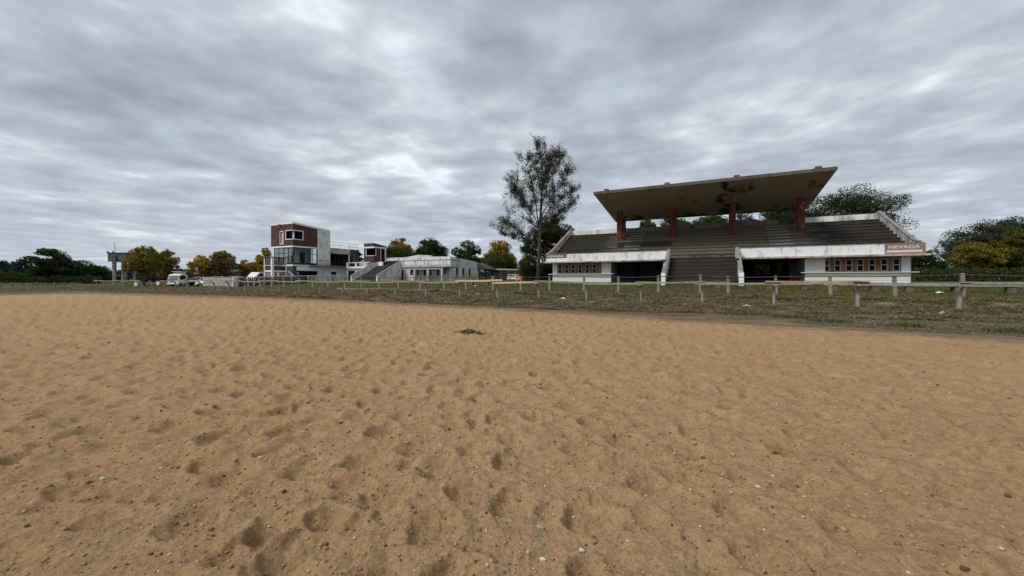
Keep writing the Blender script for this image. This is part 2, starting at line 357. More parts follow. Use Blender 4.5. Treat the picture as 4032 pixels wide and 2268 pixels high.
# grass ground
m, t, p = newmat('turf'); v = coords(t); c = N(t, 'ShaderNodeTexCoord'); s = N(t, 'ShaderNodeSeparateXYZ'); L(t, c.outputs['Object'], s.inputs[0])
nb = noise(t, coords(t, (.4, 1, 1)), .45, 5, .6, .5); nf = noise(t, coords(t, (1, 1.6, 1)), 7, 6, .7); nm = noise(t, coords(t, (.3, 1, 1)), 1.7, 5, .6)
green = mixc(t, nf, (.062, .072, .022), (.125, .122, .045)); straw = mixc(t, nf, (.075, .056, .030), (.205, .158, .095))
clod = ramp(t, noise(t, coords(t, (1, 1.6, 1)), 1.9, 5, .65), [(.38, (0,) * 3), (.60, (1,) * 3)])
brown = mixc(t, clod.outputs[0], (.046, .034, .021), (.205, .150, .088))
yy = mathn(t, 'ADD', s.outputs[1], mathn(t, 'MULTIPLY', mathn(t, 'SUBTRACT', nb, .5), 3.5))
zone = ramp(t, mathn(t, 'DIVIDE', yy, 60.0), [(.420, (0,) * 3), (.448, (1,) * 3)])
pat = ramp(t, nm, [(.40, (0,) * 3), (.62, (1,) * 3)])
gf = mathn(t, 'ADD', mathn(t, 'MULTIPLY', zone.outputs[0], .86), mathn(t, 'MULTIPLY', mathn(t, 'SUBTRACT', pat.outputs[0], .55), .4), True)
band = ramp(t, mathn(t, 'DIVIDE', mathn(t, 'ADD', yy, mathn(t, 'MULTIPLY', nm, 2.0)), 60.0), [(.345, (0,) * 3), (.385, (1,) * 3)])
c0 = mixc(t, gf, mixc(t, band.outputs[0], straw, brown), green)
edg = ramp(t, mathn(t, 'DIVIDE', yy, 60.0), [(.30, (.75,) * 3), (.335, (0,) * 3)])
c2 = mixc(t, edg.outputs[0], c0, mixc(t, ramp(t, noise(t, coords(t, (.25, 2.2, 1)), 2.2, 6, .7), [(.38, (0,) * 3), (.62, (1,) * 3)]).outputs[0], (.095, .072, .045), (.225, .172, .112)))
lf = mathn(t, 'MULTIPLY', mathn(t, 'SUBTRACT', -64.5, s.outputs[0]), .35, True); c2 = mixc(t, lf, c2, mixc(t, pat.outputs[0], (.060, .050, .026), (.095, .095, .036))); L(t, c2, p.inputs['Base Color'])
p.inputs['Roughness'].default_value = 1; p.inputs['Specular IOR Level'].default_value = .05; bump(t, p, nf, .8, .06)
def island(name, stops, transl=.25):
    m = bpy.data.materials.new(name); m.use_nodes = True; t = m.node_tree; t.nodes.clear(); M[name] = m
    out = N(t, 'ShaderNodeOutputMaterial'); g = N(t, 'ShaderNodeNewGeometry'); r = ramp(t, g.outputs['Random Per Island'], stops)
    d = N(t, 'ShaderNodeBsdfDiffuse'); tl = N(t, 'ShaderNodeBsdfTranslucent'); L(t, r.outputs[0], d.inputs[0]); L(t, r.outputs[0], tl.inputs[0])
    mx = N(t, 'ShaderNodeMixShader', i_0=transl); L(t, d.outputs[0], mx.inputs[1]); L(t, tl.outputs[0], mx.inputs[2]); L(t, mx.outputs[0], out.inputs[0])
island('hay', [(0, (.070, .052, .028)), (.30, (.135, .102, .056)), (.62, (.23, .178, .105)), (.82, (.35, .28, .18)), (.86, (.085, .095, .030)), (1, (.14, .145, .052))], .1)
island('grass_blades', [(0, (.045, .062, .016)), (.6, (.088, .102, .030)), (.85, (.13, .13, .045)), (1, (.22, .185, .095))], .2)
island('pebbles', [(0, (.07, .05, .035)), (.12, (.17, .11, .06)), (.5, (.31, .195, .095)), (.88, (.38, .25, .135)), (.96, (.46, .37, .26)), (1, (.52, .45, .36))], 0)
island('leaf_dark', [(0, (.018, .027, .010)), (.5, (.038, .052, .018)), (1, (.075, .092, .034))])
island('leaf_green', [(0, (.028, .044, .012)), (.5, (.058, .080, .022)), (1, (.105, .125, .038))])
island('leaf_yellow', [(0, (.11, .10, .018)), (.3, (.24, .18, .024)), (.7, (.36, .245, .028)), (1, (.48, .33, .055))])
island('leaf_olive', [(0, (.070, .080, .018)), (.45, (.155, .148, .028)), (.8, (.28, .22, .036)), (1, (.40, .28, .05))])
island('leaf_brown', [(0, (.080, .070, .024)), (.5, (.18, .130, .040)), (1, (.33, .205, .06))])
island('leaf_poplar', [(0, (.030, .036, .016)), (.5, (.060, .066, .028)), (.9, (.10, .105, .048)), (1, (.16, .14, .06))])
island('leaf_moss', [(0, (.045, .055, .012)), (.5, (.095, .100, .022)), (.9, (.17, .145, .03)), (1, (.24, .18, .035))])
island('leaf_grey', [(0, (.030, .038, .026)), (.5, (.060, .070, .046)), (1, (.105, .115, .080))])
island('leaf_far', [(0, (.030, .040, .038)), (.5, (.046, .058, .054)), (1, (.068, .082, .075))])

# ------------------------------------------------------------------ ground sheet
def axis(knots):   # [(start, step)...] piecewise spacing
    out = []
    for (a, st), (b, _) in zip(knots[:-1], knots[1:]): out += list(np.arange(a, b - 1e-6, st))
    return np.array(out + [knots[-1][0]])
gx = axis([(-3000, 600), (-600, 60), (-240, 12), (-96, .7), (-30, .3), (30, .8), (70, 12), (240, 60), (600, 600), (3000, 1)])
gy = axis([(-3000, 600), (-600, 60), (-60, 6), (6, 1), (12, .22), (31, .8), (66, 8), (240, 60), (600, 600), (3000, 1)])
GX, GY = np.meshgrid(gx, gy); GZ = ground_z(GX, GY)
nx, ny = len(gx), len(gy); idx = np.arange(nx * ny).reshape(ny, nx)
Fq = np.stack([idx[:-1, :-1], idx[:-1, 1:], idx[1:, 1:], idx[1:, :-1]], -1).reshape(-1, 4)
fastmesh('ground', np.stack([GX, GY, GZ], -1).reshape(-1, 3), Fq, 'turf', True, 'structure')

# ------------------------------------------------------------------ sand track: polar sheet round the viewer's spot, real hoof pits
def pits(x, y, cell, rmin, rmax, dep, k, keep=.8):
    h = np.zeros_like(x); ix, iy = np.floor(x / cell), np.floor(y / cell)
    for dx in (-1, 0, 1):
        for dy in (-1, 0, 1):
            jx, jy = ix + dx, iy + dy
            px, py = (jx + .15 + .7 * hash2(jx, jy, k)) * cell, (jy + .15 + .7 * hash2(jx, jy, k + 1)) * cell
            r = rmin + (rmax - rmin) * hash2(jx, jy, k + 2); th = hash2(jx, jy, k + 3) * 3.1416; e = .65 + .35 * hash2(jx, jy, k + 4)
            on = hash2(jx, jy, k + 5) < keep; dd = dep * (.45 + .75 * hash2(jx, jy, k + 6))
            ux, uy = (x - px) * np.cos(th) + (y - py) * np.sin(th), -(x - px) * np.sin(th) + (y - py) * np.cos(th)
            q = np.sqrt((ux / r) ** 2 + (uy / (r * e)) ** 2) + (vnoise(x * 14, y * 14, k + 9) - .5) * .35; q = np.maximum(q, 0)
            h += on * (-dd * np.exp(-(q * 1.02) ** 3.6) + dd * .36 * np.exp(-((q - 1.25) / .32) ** 2))
    return h
def sand_h(x, y):
    r = np.hypot(x, y)
    h = pits(x, y, .44, .11, .20, .064, 3, .86) + pits(x + 5.3, y + 2.7, .37, .06, .11, .034, 17, .6)
    h += (fbm(x * .8, y * .8, 51, 3) - .47) * .10 + (fbm(x * 3.1, y * 3.1, 55, 3) - .47) * .085
    h += (fbm(x * 6.5, y * 6.5, 63, 2) - .37) * .042 * np.clip(1.25 - r / 40, .2, 1)
    fn = np.clip(1 - r / 11, 0, 1); h += fn * ((fbm(x * 22, y * 22, 61, 3) - .45) * .030 + np.clip(vnoise(x * 42, y * 42, 67) - .62, 0, 1) * .030)
    return h
rs = [.55]
while rs[-1] < 88: rs.append(rs[-1] + max(.0052 * rs[-1], rs[-1] ** 2 / 800))
rs = np.array(rs); th = np.radians(np.concatenate([np.arange(-180, -78, 3), np.arange(-78, 70, .16), np.arange(70, 180.1, 3)]))
TH, RR = np.meshgrid(th, rs); PX = -RR * np.sin(TH - 0) ; PY = RR * np.cos(TH)
# theta measured from the view direction
ang = TH; vx, vy = np.sin(-ang), np.cos(ang)
PX = RR * (np.sin(ang) * C_ - np.cos(ang) * S_); PY = RR * (np.sin(ang) * S_ + np.cos(ang) * C_)
ins = inside(PX, PY); fall = np.clip((ins + 1.0) / 1.6, 0, 1)
PZ = sand_h(PX, PY) * (.35 + .65 * np.clip((ins + .2) / 2.5, 0, 1)) + (fall - 1) * .25
nr, na = RR.shape; idx = np.arange(nr * na).reshape(nr, na)
Fq = np.stack([idx[:-1, :-1], idx[1:, :-1], idx[1:, 1:], idx[:-1, 1:]], -1)[:, :, :]
keep = (ins[:-1, :-1] > -1.4) | (ins[1:, 1:] > -1.4); Fq = Fq[keep]
used = np.unique(Fq); remap = -np.ones(nr * na, int); remap[used] = np.arange(len(used))
P3 = np.stack([PX, PY, PZ], -1).reshape(-1, 3)[used]; rim = np.clip(1 - ins / (3.0 + np.clip((-PX - 12) / 8, 0, 3.5)), 0, 1).reshape(-1)[used]
sand = fastmesh('sand_track', P3, remap[Fq], 'sand', True, 'structure')
at = sand.data.attributes.new('rim', 'FLOAT', 'POINT'); at.data.foreach_set('value', rim.astype(np.float32))

# pebbles and clods on the sand
ICO_V = np.array([(0, 0, 1), (.89, 0, .45), (.28, .85, .45), (-.72, .53, .45), (-.72, -.53, .45), (.28, -.85, .45), (.72, .53, -.45), (-.28, .85, -.45), (-.89, 0, -.45), (-.28, -.85, -.45), (.72, -.53, -.45), (0, 0, -1)])
ICO_F = np.array([(0, 1, 2), (0, 2, 3), (0, 3, 4), (0, 4, 5), (0, 5, 1), (1, 6, 2), (2, 7, 3), (3, 8, 4), (4, 9, 5), (5, 10, 1), (6, 7, 2), (7, 8, 3), (8, 9, 4), (9, 10, 5), (10, 6, 1), (11, 7, 6), (11, 8, 7), (11, 9, 8), (11, 10, 9), (11, 6, 10)])
def scatter_stones(n, rlo, rhi, slo, shi):
    r = rlo * (rhi / rlo) ** rng.random(n); a = np.radians(rng.uniform(-58, 58, n))
    x = r * (np.sin(a) * C_ - np.cos(a) * S_); y = r * (np.sin(a) * S_ + np.cos(a) * C_)
    ok = inside(x, y) > .3; x, y = x[ok], y[ok]; z = sand_h(x, y); n = len(x)
    sz = slo * (shi / slo) ** (rng.random(n) ** 2.2)
    v = ICO_V[None] * (1 + .35 * (rng.random((n, 12, 1)) - .5)) * (sz[:, None, None] * (.7 + .6 * rng.random((n, 1, 3)))) * np.array([1, 1, .7])
    t_ = rng.random(n) * 6.28; c, s2 = np.cos(t_)[:, None], np.sin(t_)[:, None]
    vx_ = v[..., 0] * c - v[..., 1] * s2 + x[:, None]; vy_ = v[..., 0] * s2 + v[..., 1] * c + y[:, None]; vz_ = v[..., 2] + z[:, None] + sz[:, None] * .2
    return np.stack([vx_, vy_, vz_], -1).reshape(-1, 3), (ICO_F[None] + (np.arange(n) * 12)[:, None, None]).reshape(-1, 3)
V1, F1 = scatter_stones(11000, 1.7, 7, .0035, .012); V2, F2 = scatter_stones(3000, 3, 20, .007, .022)
tag(fastmesh('gravel', np.concatenate([V1, V2]), np.concatenate([F1, F2 + len(V1)]), 'pebbles', False, 'stuff'), 'scattered small pebbles and clods on the sand', 'gravel')

# ================================================================== MAIN GRANDSTAND
G = thing('grandstand', 'long concrete grandstand with tilted cantilever roof on red columns and white parapet', 'grandstand', (-1, 47.5, 1.05))
XL, XR, XSL, XSR = -18.84, 16.8, -4.0, 2.62          # parapet ends, centre stair edges
YT0, TR, RI, Z0T = 40.9, .86, .417, .60              # first riser, tread, rise
def tier_z(i): return Z0T + RI * (i + 1)
MB().box(-18.2, 16.2, 47.9, 56.7, .6, 1.13).build('floor_slab', 'concrete_dark', G)
# ground floor rooms
def room(x0, x1, pxs, rev):
    w = MB().box(x0, x1, 47.5, 47.75, .7, 2.13).build('plinth_wall', 'white_clean', G)
    MB().box(x0 - (.5 if not rev else .35), x1 + (.35 if not rev else .5), 47.22, 47.72, 2.133, 2.205).build('window_ledge', 'white_clean', G)
    b0, b1 = (x0 + .62, x1 - 1.15) if not rev else (x0 + 1.6, x1 - .62)
    MB().box(x0, b0, 47.5, 47.75, 2.208, 3.6).build('pier', 'white_clean', G)
    MB().box(b1, x1, 47.5, 47.75, 2.208, 3.6).build('pier', 'white_clean', G)
    holes = []
    for px in pxs:
        xc = XatY(px, 47.5); holes.append((xc - .25, xc + .25, 2.27, 3.42))
    MB().wall('y', 47.56, .16, b0, b1, 2.208, 3.6, holes).build('brick_infill', 'brick_light', G)
    for h in holes:
        f = MB()
        f.wall('y', 47.52, .10, h[0], h[1], h[2], h[3], [(h[0] + .07, h[1] - .07, h[2] + .06, (h[2] + h[3]) / 2 - .04), (h[0] + .07, h[1] - .07, (h[2] + h[3]) / 2 + .04, h[3] - .06)])
        fr = f.build('window', 'grey_frame', G)
        for (za, zb) in ((h[2] + .06, (h[2] + h[3]) / 2 - .04), ((h[2] + h[3]) / 2 + .04, h[3] - .06)):
            MB().box(h[0] + .07, h[1] - .07, 47.56, 47.57, za, zb).build('pane', 'glass_dark', fr)
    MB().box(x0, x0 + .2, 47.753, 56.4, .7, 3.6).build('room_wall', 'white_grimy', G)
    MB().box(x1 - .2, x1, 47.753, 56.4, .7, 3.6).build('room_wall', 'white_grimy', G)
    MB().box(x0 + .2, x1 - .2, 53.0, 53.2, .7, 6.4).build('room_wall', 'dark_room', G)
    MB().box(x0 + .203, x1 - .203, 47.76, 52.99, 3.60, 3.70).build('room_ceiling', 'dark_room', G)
room(-18.3, -10.7, [2205, 2231, 2257, 2284, 2312, 2340, 2369], False)
room(8.54, 16.27, [3254, 3298, 3343, 3388, 3434, 3482, 3530], True)
# open bays: inner wall on the left, through-view on the right
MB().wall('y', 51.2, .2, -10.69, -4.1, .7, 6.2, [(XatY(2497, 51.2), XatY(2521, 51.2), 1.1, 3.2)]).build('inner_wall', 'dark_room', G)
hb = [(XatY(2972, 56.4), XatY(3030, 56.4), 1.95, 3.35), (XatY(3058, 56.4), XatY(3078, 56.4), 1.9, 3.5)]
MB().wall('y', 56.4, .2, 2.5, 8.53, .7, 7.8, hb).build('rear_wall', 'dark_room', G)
MB().wall('y', 56.4, .2, -18.5, 2.497, .7, 7.8).build('rear_wall', 'concrete', G)
MB().wall('y', 56.4, .2, 8.533, 16.5, .7, 7.8).build('rear_wall', 'concrete', G)
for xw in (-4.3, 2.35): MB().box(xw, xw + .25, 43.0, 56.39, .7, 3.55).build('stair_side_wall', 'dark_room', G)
# slab and parapet, left and right of the stair
for (x0, x1) in ((XL - .35, XSL - .02), (XSR + .02, XR + .35)):
    MB().box(x0, x1, 46.25, 48.7, 3.606, 3.77).build('slab', 'slab_edge', G)
for (x0, x1) in ((XL, XSL - .06), (XSR + .06, XR)):
    MB().box(x0, x1, 46.5, 46.72, 3.775, 4.72).build('parapet', 'parapet_white', G)
    MB().box(x0 - .02, x1 + .02, 46.47, 46.75, 4.723, 4.78).build('parapet_cap', 'concrete', G)
# seating tiers
for i in range(18):
    y0 = YT0 + TR * i; z = tier_z(i)
    if i < 9: x0, x1 = XSL + .02, XSR - .02
    else: x0, x1 = XL + .25, XR - .25
    MB().box(x0, x1, y0 + random.uniform(-.01, .01), y0 + TR + .04 + (.15 if i == 17 else 0), z - RI - .14, z + random.uniform(-.008, .008)).build('seating_tier', 'tier', G)
    MB().box(x0 + .01, x1 - .01, y0 - .045, y0 - .012, z - .075, z - .012).build('tier_nosing', 'tier_edge', G)
for (x0, x1) in ((XL + .25, XSL - .03), (XSR + .03, XR - .25)):
    MB().box(x0, x1, 46.73, 48.63, 3.78, tier_z(8) - .1).build('walkway', 'tier', G)
# half steps of the two aisles
for (xa, xb) in ((-9.75, -7.75), (5.95, 8.05)):
    for i in range(9, 18):
        y0 = YT0 + TR * i
        MB().box(xa + random.uniform(-.06, .06), xb + random.uniform(-.06, .06), y0 - .40, y0 - .015, tier_z(i - 1) + .003, tier_z(i - 1) + RI * .5).build('aisle_step', 'concrete', G)
        MB().box(xa + random.uniform(-.06, .06), xb + random.uniform(-.06, .06), y0 - .03, y0 + .30, tier_z(i) + .003, tier_z(i) + .05).build('aisle_step', 'concrete', G)
# side walls following the rake, stair cheeks
for (x0, x1) in ((XL, XL + .24), (XR - .24, XR)):
    MB().prism([(46.74, 3.78), (46.74, 4.80), (48.0, 5.06), (56.15, 8.93), (56.8, 9.0), (56.8, 1.0), (48.9, 1.0), (48.9, 3.6)], 'x', x0, x1).build('side_wall', 'white_grimy', G)
    MB().prism([(46.9, 4.87), (47.95, 5.09), (56.15, 8.96), (56.15, 9.04), (47.9, 5.16), (46.9, 4.93)], 'x', x0 - .04, x1 + .04).build('side_wall_cap', 'concrete', G)
for (xc, w, m_) in ((XSL, .14, 1), (XSR, .14, 1)):
    MB().prism([(40.55, .55), (40.55, 2.14), (46.46, 4.80), (46.8, 4.80), (46.8, 3.9), (41.4, 1.2), (41.2, .55)], 'x', xc - w, xc + w).build('stair_cheek', 'white_stained', G)
    MB().prism([(40.95, 2.34), (46.44, 4.81), (46.44, 4.88), (40.9, 2.40)], 'x', xc - w - .03, xc + w + .03).build('cheek_cap', 'concrete', G)
    MB().box(xc - w - .05, xc + w + .05, 40.35, 40.9, .5, 2.12).build('cheek_pier', 'white_clean', G)
    MB().add([(xc - w - .05, 40.35, 2.123), (xc + w + .05, 40.35, 2.123), (xc + w + .05, 40.9, 2.123), (xc - w - .05, 40.9, 2.123), (xc, 40.5, 2.36), (xc, 40.9, 2.36)],
             [(0, 1, 4), (1, 2, 5, 4), (2, 3, 5), (3, 0, 4, 5), (3, 2, 1, 0)]).build('pier_cap', 'concrete', G)
# back wall
MB().box(XL + .25, -10.3, 56.56, 56.8, 7.9, 8.84).build('back_wall', 'white_stained', G)
MB().box(9.3, XR - .25, 56.56, 56.8, 7.9, 8.84).build('back_wall', 'white_stained', G)
for (x0, x1) in ((-10.297, -2.3), (-1.75, 7.5)): MB().box(x0, x1, 56.56, 56.8, 7.9, 8.80).build('back_wall', 'concrete', G)
for (x0, x1) in ((-2.297, -1.753), (7.503, 9.297)): MB().box(x0, x1, 56.6, 56.8, 7.9, 8.78).build('back_wall_pier', 'concrete_dark', G)
# roof, beams, columns
RX0, RX1, RY0, RY1, RZ0, RZ1 = -12.34, 10.64, 45.7, 58.0, 11.72, 10.02
def soff(y): return RZ0 + (RZ1 - RZ0) * (y - RY0) / (RY1 - RY0)
rf = MB()
ys = np.linspace(RY0, RY1, 15); xs = np.linspace(RX0, RX1, 25)
def zz_(x, y): return soff(y) - .03 * math.sin(math.pi * (x - RX0) / 6.6) ** 2 * 0
grid = [[(x, y, zz_(x, y)) for x in xs] for y in ys]
vs = [q for row in grid for q in row]; nb_ = len(vs)
th_ = lambda y: .26
vs2 = [(x, y, z + .26) for (x, y, z) in vs]
fs = []
nxs = len(xs)
for j in range(len(ys) - 1):
    for i in range(nxs - 1):
        a = j * nxs + i; fs.append((a, a + nxs, a + nxs + 1, a + 1))
rf.add(vs, fs).build('roof_soffit', 'soffit_peeled', G)
e = .012
MB().hexa([(RX0, RY0, soff(RY0) + e), (RX1, RY0, soff(RY0) + e), (RX1, RY1, soff(RY1) + e), (RX0, RY1, soff(RY1) + e), (RX0, RY0, soff(RY0) + .27), (RX1, RY0, soff(RY0) + .27), (RX1, RY1, soff(RY1) + .27), (RX0, RY1, soff(RY1) + .27)]).build('roof_slab', 'concrete_dark', G)
for y_, w_ in ((RY0, .14),):
    MB().hexa([(RX0 - .03, y_ - .05, soff(y_) - .03), (RX1 + .03, y_ - .05, soff(y_) - .03), (RX1 + .03, y_ + .1, soff(y_) - .03), (RX0 - .03, y_ + .1, soff(y_) - .03), (RX0 - .03, y_ - .05, soff(y_) + .30), (RX1 + .03, y_ - .05, soff(y_) + .30), (RX1 + .03, y_ + .1, soff(y_) + .30), (RX0 - .03, y_ + .1, soff(y_) + .30)]).build('roof_lip', 'concrete_dark', G)
COLX = [-10.85, -4.12, 2.56, 9.27]
for k, xc in enumerate(COLX):
    b = MB().hexa([(xc - .26, 45.72, soff(45.72) + .3), (xc + .26, 45.72, soff(45.72) + .3), (xc + .26, 58, soff(58) + .272), (xc - .26, 58, soff(58) + .272), (xc - .26, 45.72, soff(45.72) + .52), (xc + .26, 45.72, soff(45.72) + .52), (xc + .26, 58, soff(58) + .62), (xc - .26, 58, soff(58) + .62)])
    b.build('roof_beam', 'concrete_dark', G)
    zc = tier_z(14)
    MB().hexa([(xc - .31, 53.2, zc - .15), (xc + .31, 53.2, zc - .15), (xc + .31, 53.8, zc - .15), (xc - .31, 53.8, zc - .15), (xc - .34, 53.2, soff(53.2) - .002), (xc + .34, 53.2, soff(53.2) - .002), (xc + .34, 53.8, soff(53.8) - .002), (xc - .34, 53.8, soff(53.8) - .002)]).build('column', 'red_paint', G)
    MB().hexa([(xc - .3, 55.85, tier_z(17) - .1), (xc + .3, 55.85, tier_z(17) - .1), (xc + .3, 56.4, tier_z(17) - .1), (xc - .3, 56.4, tier_z(17) - .1), (xc - .3, 55.85, soff(55.85) - .002), (xc + .3, 55.85, soff(55.85) - .002), (xc + .3, 56.4, soff(56.4) - .002), (xc - .3, 56.4, soff(56.4) - .002)]).build('column', 'red_paint', G)
# painted signs on the parapet
def text_on(parent, txt, x, y, z, h, w, mat, name='lettering'):
    cu = bpy.data.curves.new('t', 'FONT'); cu.body = txt; cu.size = 1; cu.extrude = .004; cu.offset = .028; cu.space_character = 1.02
    ob = bpy.data.objects.new('t', cu); COL.objects.link(ob); bpy.context.view_layer.update()
    me = bpy.data.meshes.new_from_object(ob.evaluated_get(bpy.context.evaluated_depsgraph_get()))
    bpy.data.objects.remove(ob)
    co = np.array([v_.co[:] for v_ in me.vertices]); mn, mx_ = co.min(0), co.max(0)
    o = OFF[parent.name]
    for v_ in me.vertices:
        q = v_.co; v_.co = (x + (q[0] - mn[0]) / (mx_[0] - mn[0]) * w - o[0], y - q[2] - o[1], z + (q[1] - mn[1]) / (mx_[1] - mn[1]) * h - o[2])
    me.materials.append(M[mat]); me.name = name
    t_ = link(bpy.data.objects.new(name, me)); t_.parent = parent; OFF[t_.name] = Vector(o); return t_
YS = 46.5
x0, x1 = XatY(2150, YS), XatY(2230, YS)
sg = MB().box(x0, x1, YS - .012, YS - .002, 4.21, 4.715).build('sign_panel', 'sign_red', G); sg['label'] = 'faded red painted panel reading NEVADA at the left end'
text_on(sg, 'NEVADA', XatY(2156, YS), YS - .020, 4.33, .26, XatY(2221, YS) - XatY(2156, YS), 'sign_paint')
x0, x1 = XatY(3484, YS), XatY(3645, YS)
sg = MB().box(x0, x1, YS - .012, YS - .002, 3.79, 4.715).build('sign_panel', 'sign_faded', G); sg['label'] = 'large washed-out red panel reading NEVADA at the right end'
text_on(sg, 'NEVADA', XatY(3498, YS), YS - .020, 4.26, .29, XatY(3624, YS) - XatY(3498, YS), 'sign_paint')
MB().box(XatY(3491, YS), XatY(3632, YS), YS - .018, YS - .013, 3.92, 4.13).build('sign_stripe', 'sign_paint', sg)

# ================================================================== BRICK TOWER BUILDING
TX, TY = onD(1153, 0, 73)[0], onD(1153, 0, 73)[1]
TXL = XatY(1067, TY); Y1, Y2, Y3, Y4 = YatX(1250, TX), YatX(1300, TX), YatX(1376, TX), YatX(1412, TX)
T = thing('judges_tower', 'three storey brick tower building with white wall and glazed middle floor', 'tower', (TX - 3.4, TY + 4, .9))
def ztop(y): return 12.44 + (11.72 - 12.44) * (y - TY) / (Y2 - TY)
ZB = 7.93
# corner window opening
wx0, wy1, wz0, wz1 = XatY(1127, TY), YatX(1191, TX), 9.22, 10.78
sx0, sx1 = XatY(1104, TY), XatY(1115, TY)
MB().wall('y', TY, .3, TXL, TX, ZB, 12.1, [(sx0, sx1, 8.4, 10.74), (wx0, TX + 1, wz0, wz1)]).build('brick_wall', 'brick', T)
fl = MB().wall('x', TX - .3, .299, TY + .302, Y1, ZB, 11.5, [(TY - 1, wy1, wz0, wz1)])
fl.prism([(TY + .302, 11.5), (Y1, 11.5), (Y1, ztop(Y1) - .34), (TY + .302, ztop(TY) - .34)], 'x', TX - .3, TX - .001)
fl.build('brick_wall', 'brick', T)
MB().box(TXL, TXL + .3, TY + .3, Y2, ZB, 11.5).build('brick_wall', 'brick', T)
MB().prism([(TY - .06, ztop(TY) - .34), (Y2, ztop(Y2) - .34), (Y2, ztop(Y2)), (TY - .06, ztop(TY))], 'x', TXL - .06, TX + .06).build('roof', 'white_wall', T)
MB().box(TXL - .04, TX + .05, TY - .05, Y1, 7.66, ZB - .003).build('floor_band', 'white_wall', T)
MB().box(XatY(1103, TY) - .2, XatY(1103, TY) + .2, TY - .32, TY - .06, 12.0, 12.2).build('floodlight', 'grey_metal', T)
# slit window and corner window with deep white frame
f = MB().wall('y', TY - .05, .2, sx0 - .12, sx1 + .12, 8.28, 10.86, [(sx0, sx1, 8.4, 10.74)]).build('window', 'white_wall', T)
MB().box(sx0, sx1, TY + .16, TY + .18, 8.4, 10.74).build('pane', 'curtain', f)
f = MB()
f.box(wx0 - .14, TX + .08, TY - .08, TY + .35, wz1, wz1 + .14); f.box(wx0 - .14, TX + .08, TY - .08, TY + .35, wz0 - .14, wz0)
f.box(TX - .35, TX + .08, TY + .353, wy1 + .14, wz1, wz1 + .14); f.box(TX - .35, TX + .08, TY + .353, wy1 + .14, wz0 - .14, wz0)
f.box(wx0 - .14, wx0, TY - .08, TY + .35, wz0 + .001, wz1 - .001); f.box(TX - .35, TX + .08, wy1, wy1 + .14, wz0 + .001, wz1 - .001)
w = f.build('window', 'white_wall', T); w['label'] = 'wide corner window with a deep white frame'
MB().box(wx0 + .001, TX - .5, TY + .30, TY + .32, wz0, wz1).build('pane', 'glass_dark', w)
MB().box(TX - .34, TX - .32, TY + .55, wy1 - .001, wz0, wz1).build('pane', 'glass_dark', w)
MB().box(TX - .62, TX - .34, TY + .30, TY + .54, wz0, wz1).build('mullion', 'white_wall', w)
MB().box(TXL + .31, TX - .8, TY + 1.4, TY + 1.5, ZB, 12).build('inner_wall', 'dark_room', T)
# tall white slab wall on the flank
MB().prism([(Y1 + .003, .8), (Y2, .8), (Y2, ztop(Y2) - .343), (Y1 + .003, ztop(Y1) - .343)], 'x', TX - .35, TX + .03).build('white_wall', 'white_stained', T)
MB().box(TXL + 3.3, TX - .35, Y2 - .3, Y2 - .001, 4.36, 11.3).build('rear_wall', 'white_stained', T)
# floor slab, glazed storey
MB().box(TXL - .05, TX + .12, TY - .12, Y1, 4.0, 4.34).build('floor_slab', 'white_stained', T)
gx0, gx1, gy0 = TXL + .75, TX - .12, TY + .22
zb, zt = 4.75, 7.655
MB().box(gx0, gx1 + .02, gy0 - .03, Y1 - .01, 4.345, 4.72).build('glazing_sill', 'dark_frame', T)
def glazed(axis, pos, u0, u1, mull, name='glazing'):
    f = MB(); ms = sorted([u0, u1] + list(mull)); zt2 = 6.55
    for k, m_ in enumerate(ms):
        z1_ = zt
        (f.box(m_ - .045, m_ + .045, pos - .03, pos + .06, 4.722, z1_) if axis == 'y' else f.box(pos - .06, pos + .03, m_ - .045, m_ + .045, 4.722, z1_))
    (f.box(u0 - .04, u1 + .04, pos - .032, pos + .062, zt2 - .05, zt2 + .05) if axis == 'y' else f.box(pos - .062, pos + .032, u0 - .04, u1 + .04, zt2 - .05, zt2 + .05))
    w = f.build(name, 'dark_frame', T)
    for a, b in zip(ms[:-1], ms[1:]):
        for (za, zc_) in ((4.722, zt2 - .05), (zt2 + .05, zt)):
            (MB().box(a + .045, b - .045, pos + .01, pos + .02, za, zc_) if axis == 'y' else MB().box(pos - .02, pos - .01, a + .045, b - .045, za, zc_)).build('pane', 'glass', w)
glazed('y', gy0, gx0, gx1 - .06, [XatY(p_, gy0) for p_ in (1098, 1117, 1136)], 'window_wall')
glazed('x', gx1, gy0 + .05, Y1 - .05, [YatX(p_, gx1) for p_ in (1193, 1214, 1230)], 'window_wall')
glazed('y', Y1 - .3, gx0, gx0 + 2.4, [gx0 + 1.2], 'window_wall')
MB().box(gx0 + 2.46, gx1 - 1.5, TY + 2.0, TY + 2.1, 4.73, 7.65).build('inner_wall', 'interior_white', T)
MB().box(gx0 + 2.46, gx0 + 2.56, TY + 2.103, Y1 - .31, 4.73, 7.65).build('inner_wall', 'interior_white', T)
MB().box(gx1 - 1.6, gx1 - 1.5, TY + 2.103, Y1 - .2, 4.73, 7.65).build('inner_wall', 'interior_white', T)
MB().box(gx1 - 1.49, gx1 - 1.43, TY + 2.5, TY + 3.5, 4.73, 6.9).build('door_leaf', 'dark_frame', T)
for (xa, ya) in ((gx1 - .75, TY + .9), (gx1 - .7, TY + 1.75)):
    c_ = MB().box(xa - .22, xa + .22, ya - .22, ya + .22, 5.12, 5.17); c_.box(xa - .22, xa - .18, ya - .22, ya + .22, 5.17, 5.6)
    for dx_ in (-.19, .19):
        for dy_ in (-.19, .19): c_.box(xa + dx_ - .02, xa + dx_ + .02, ya + dy_ - .02, ya + dy_ + .02, 4.722, 5.12)
    c_.build('chair', 'white_bright', T)
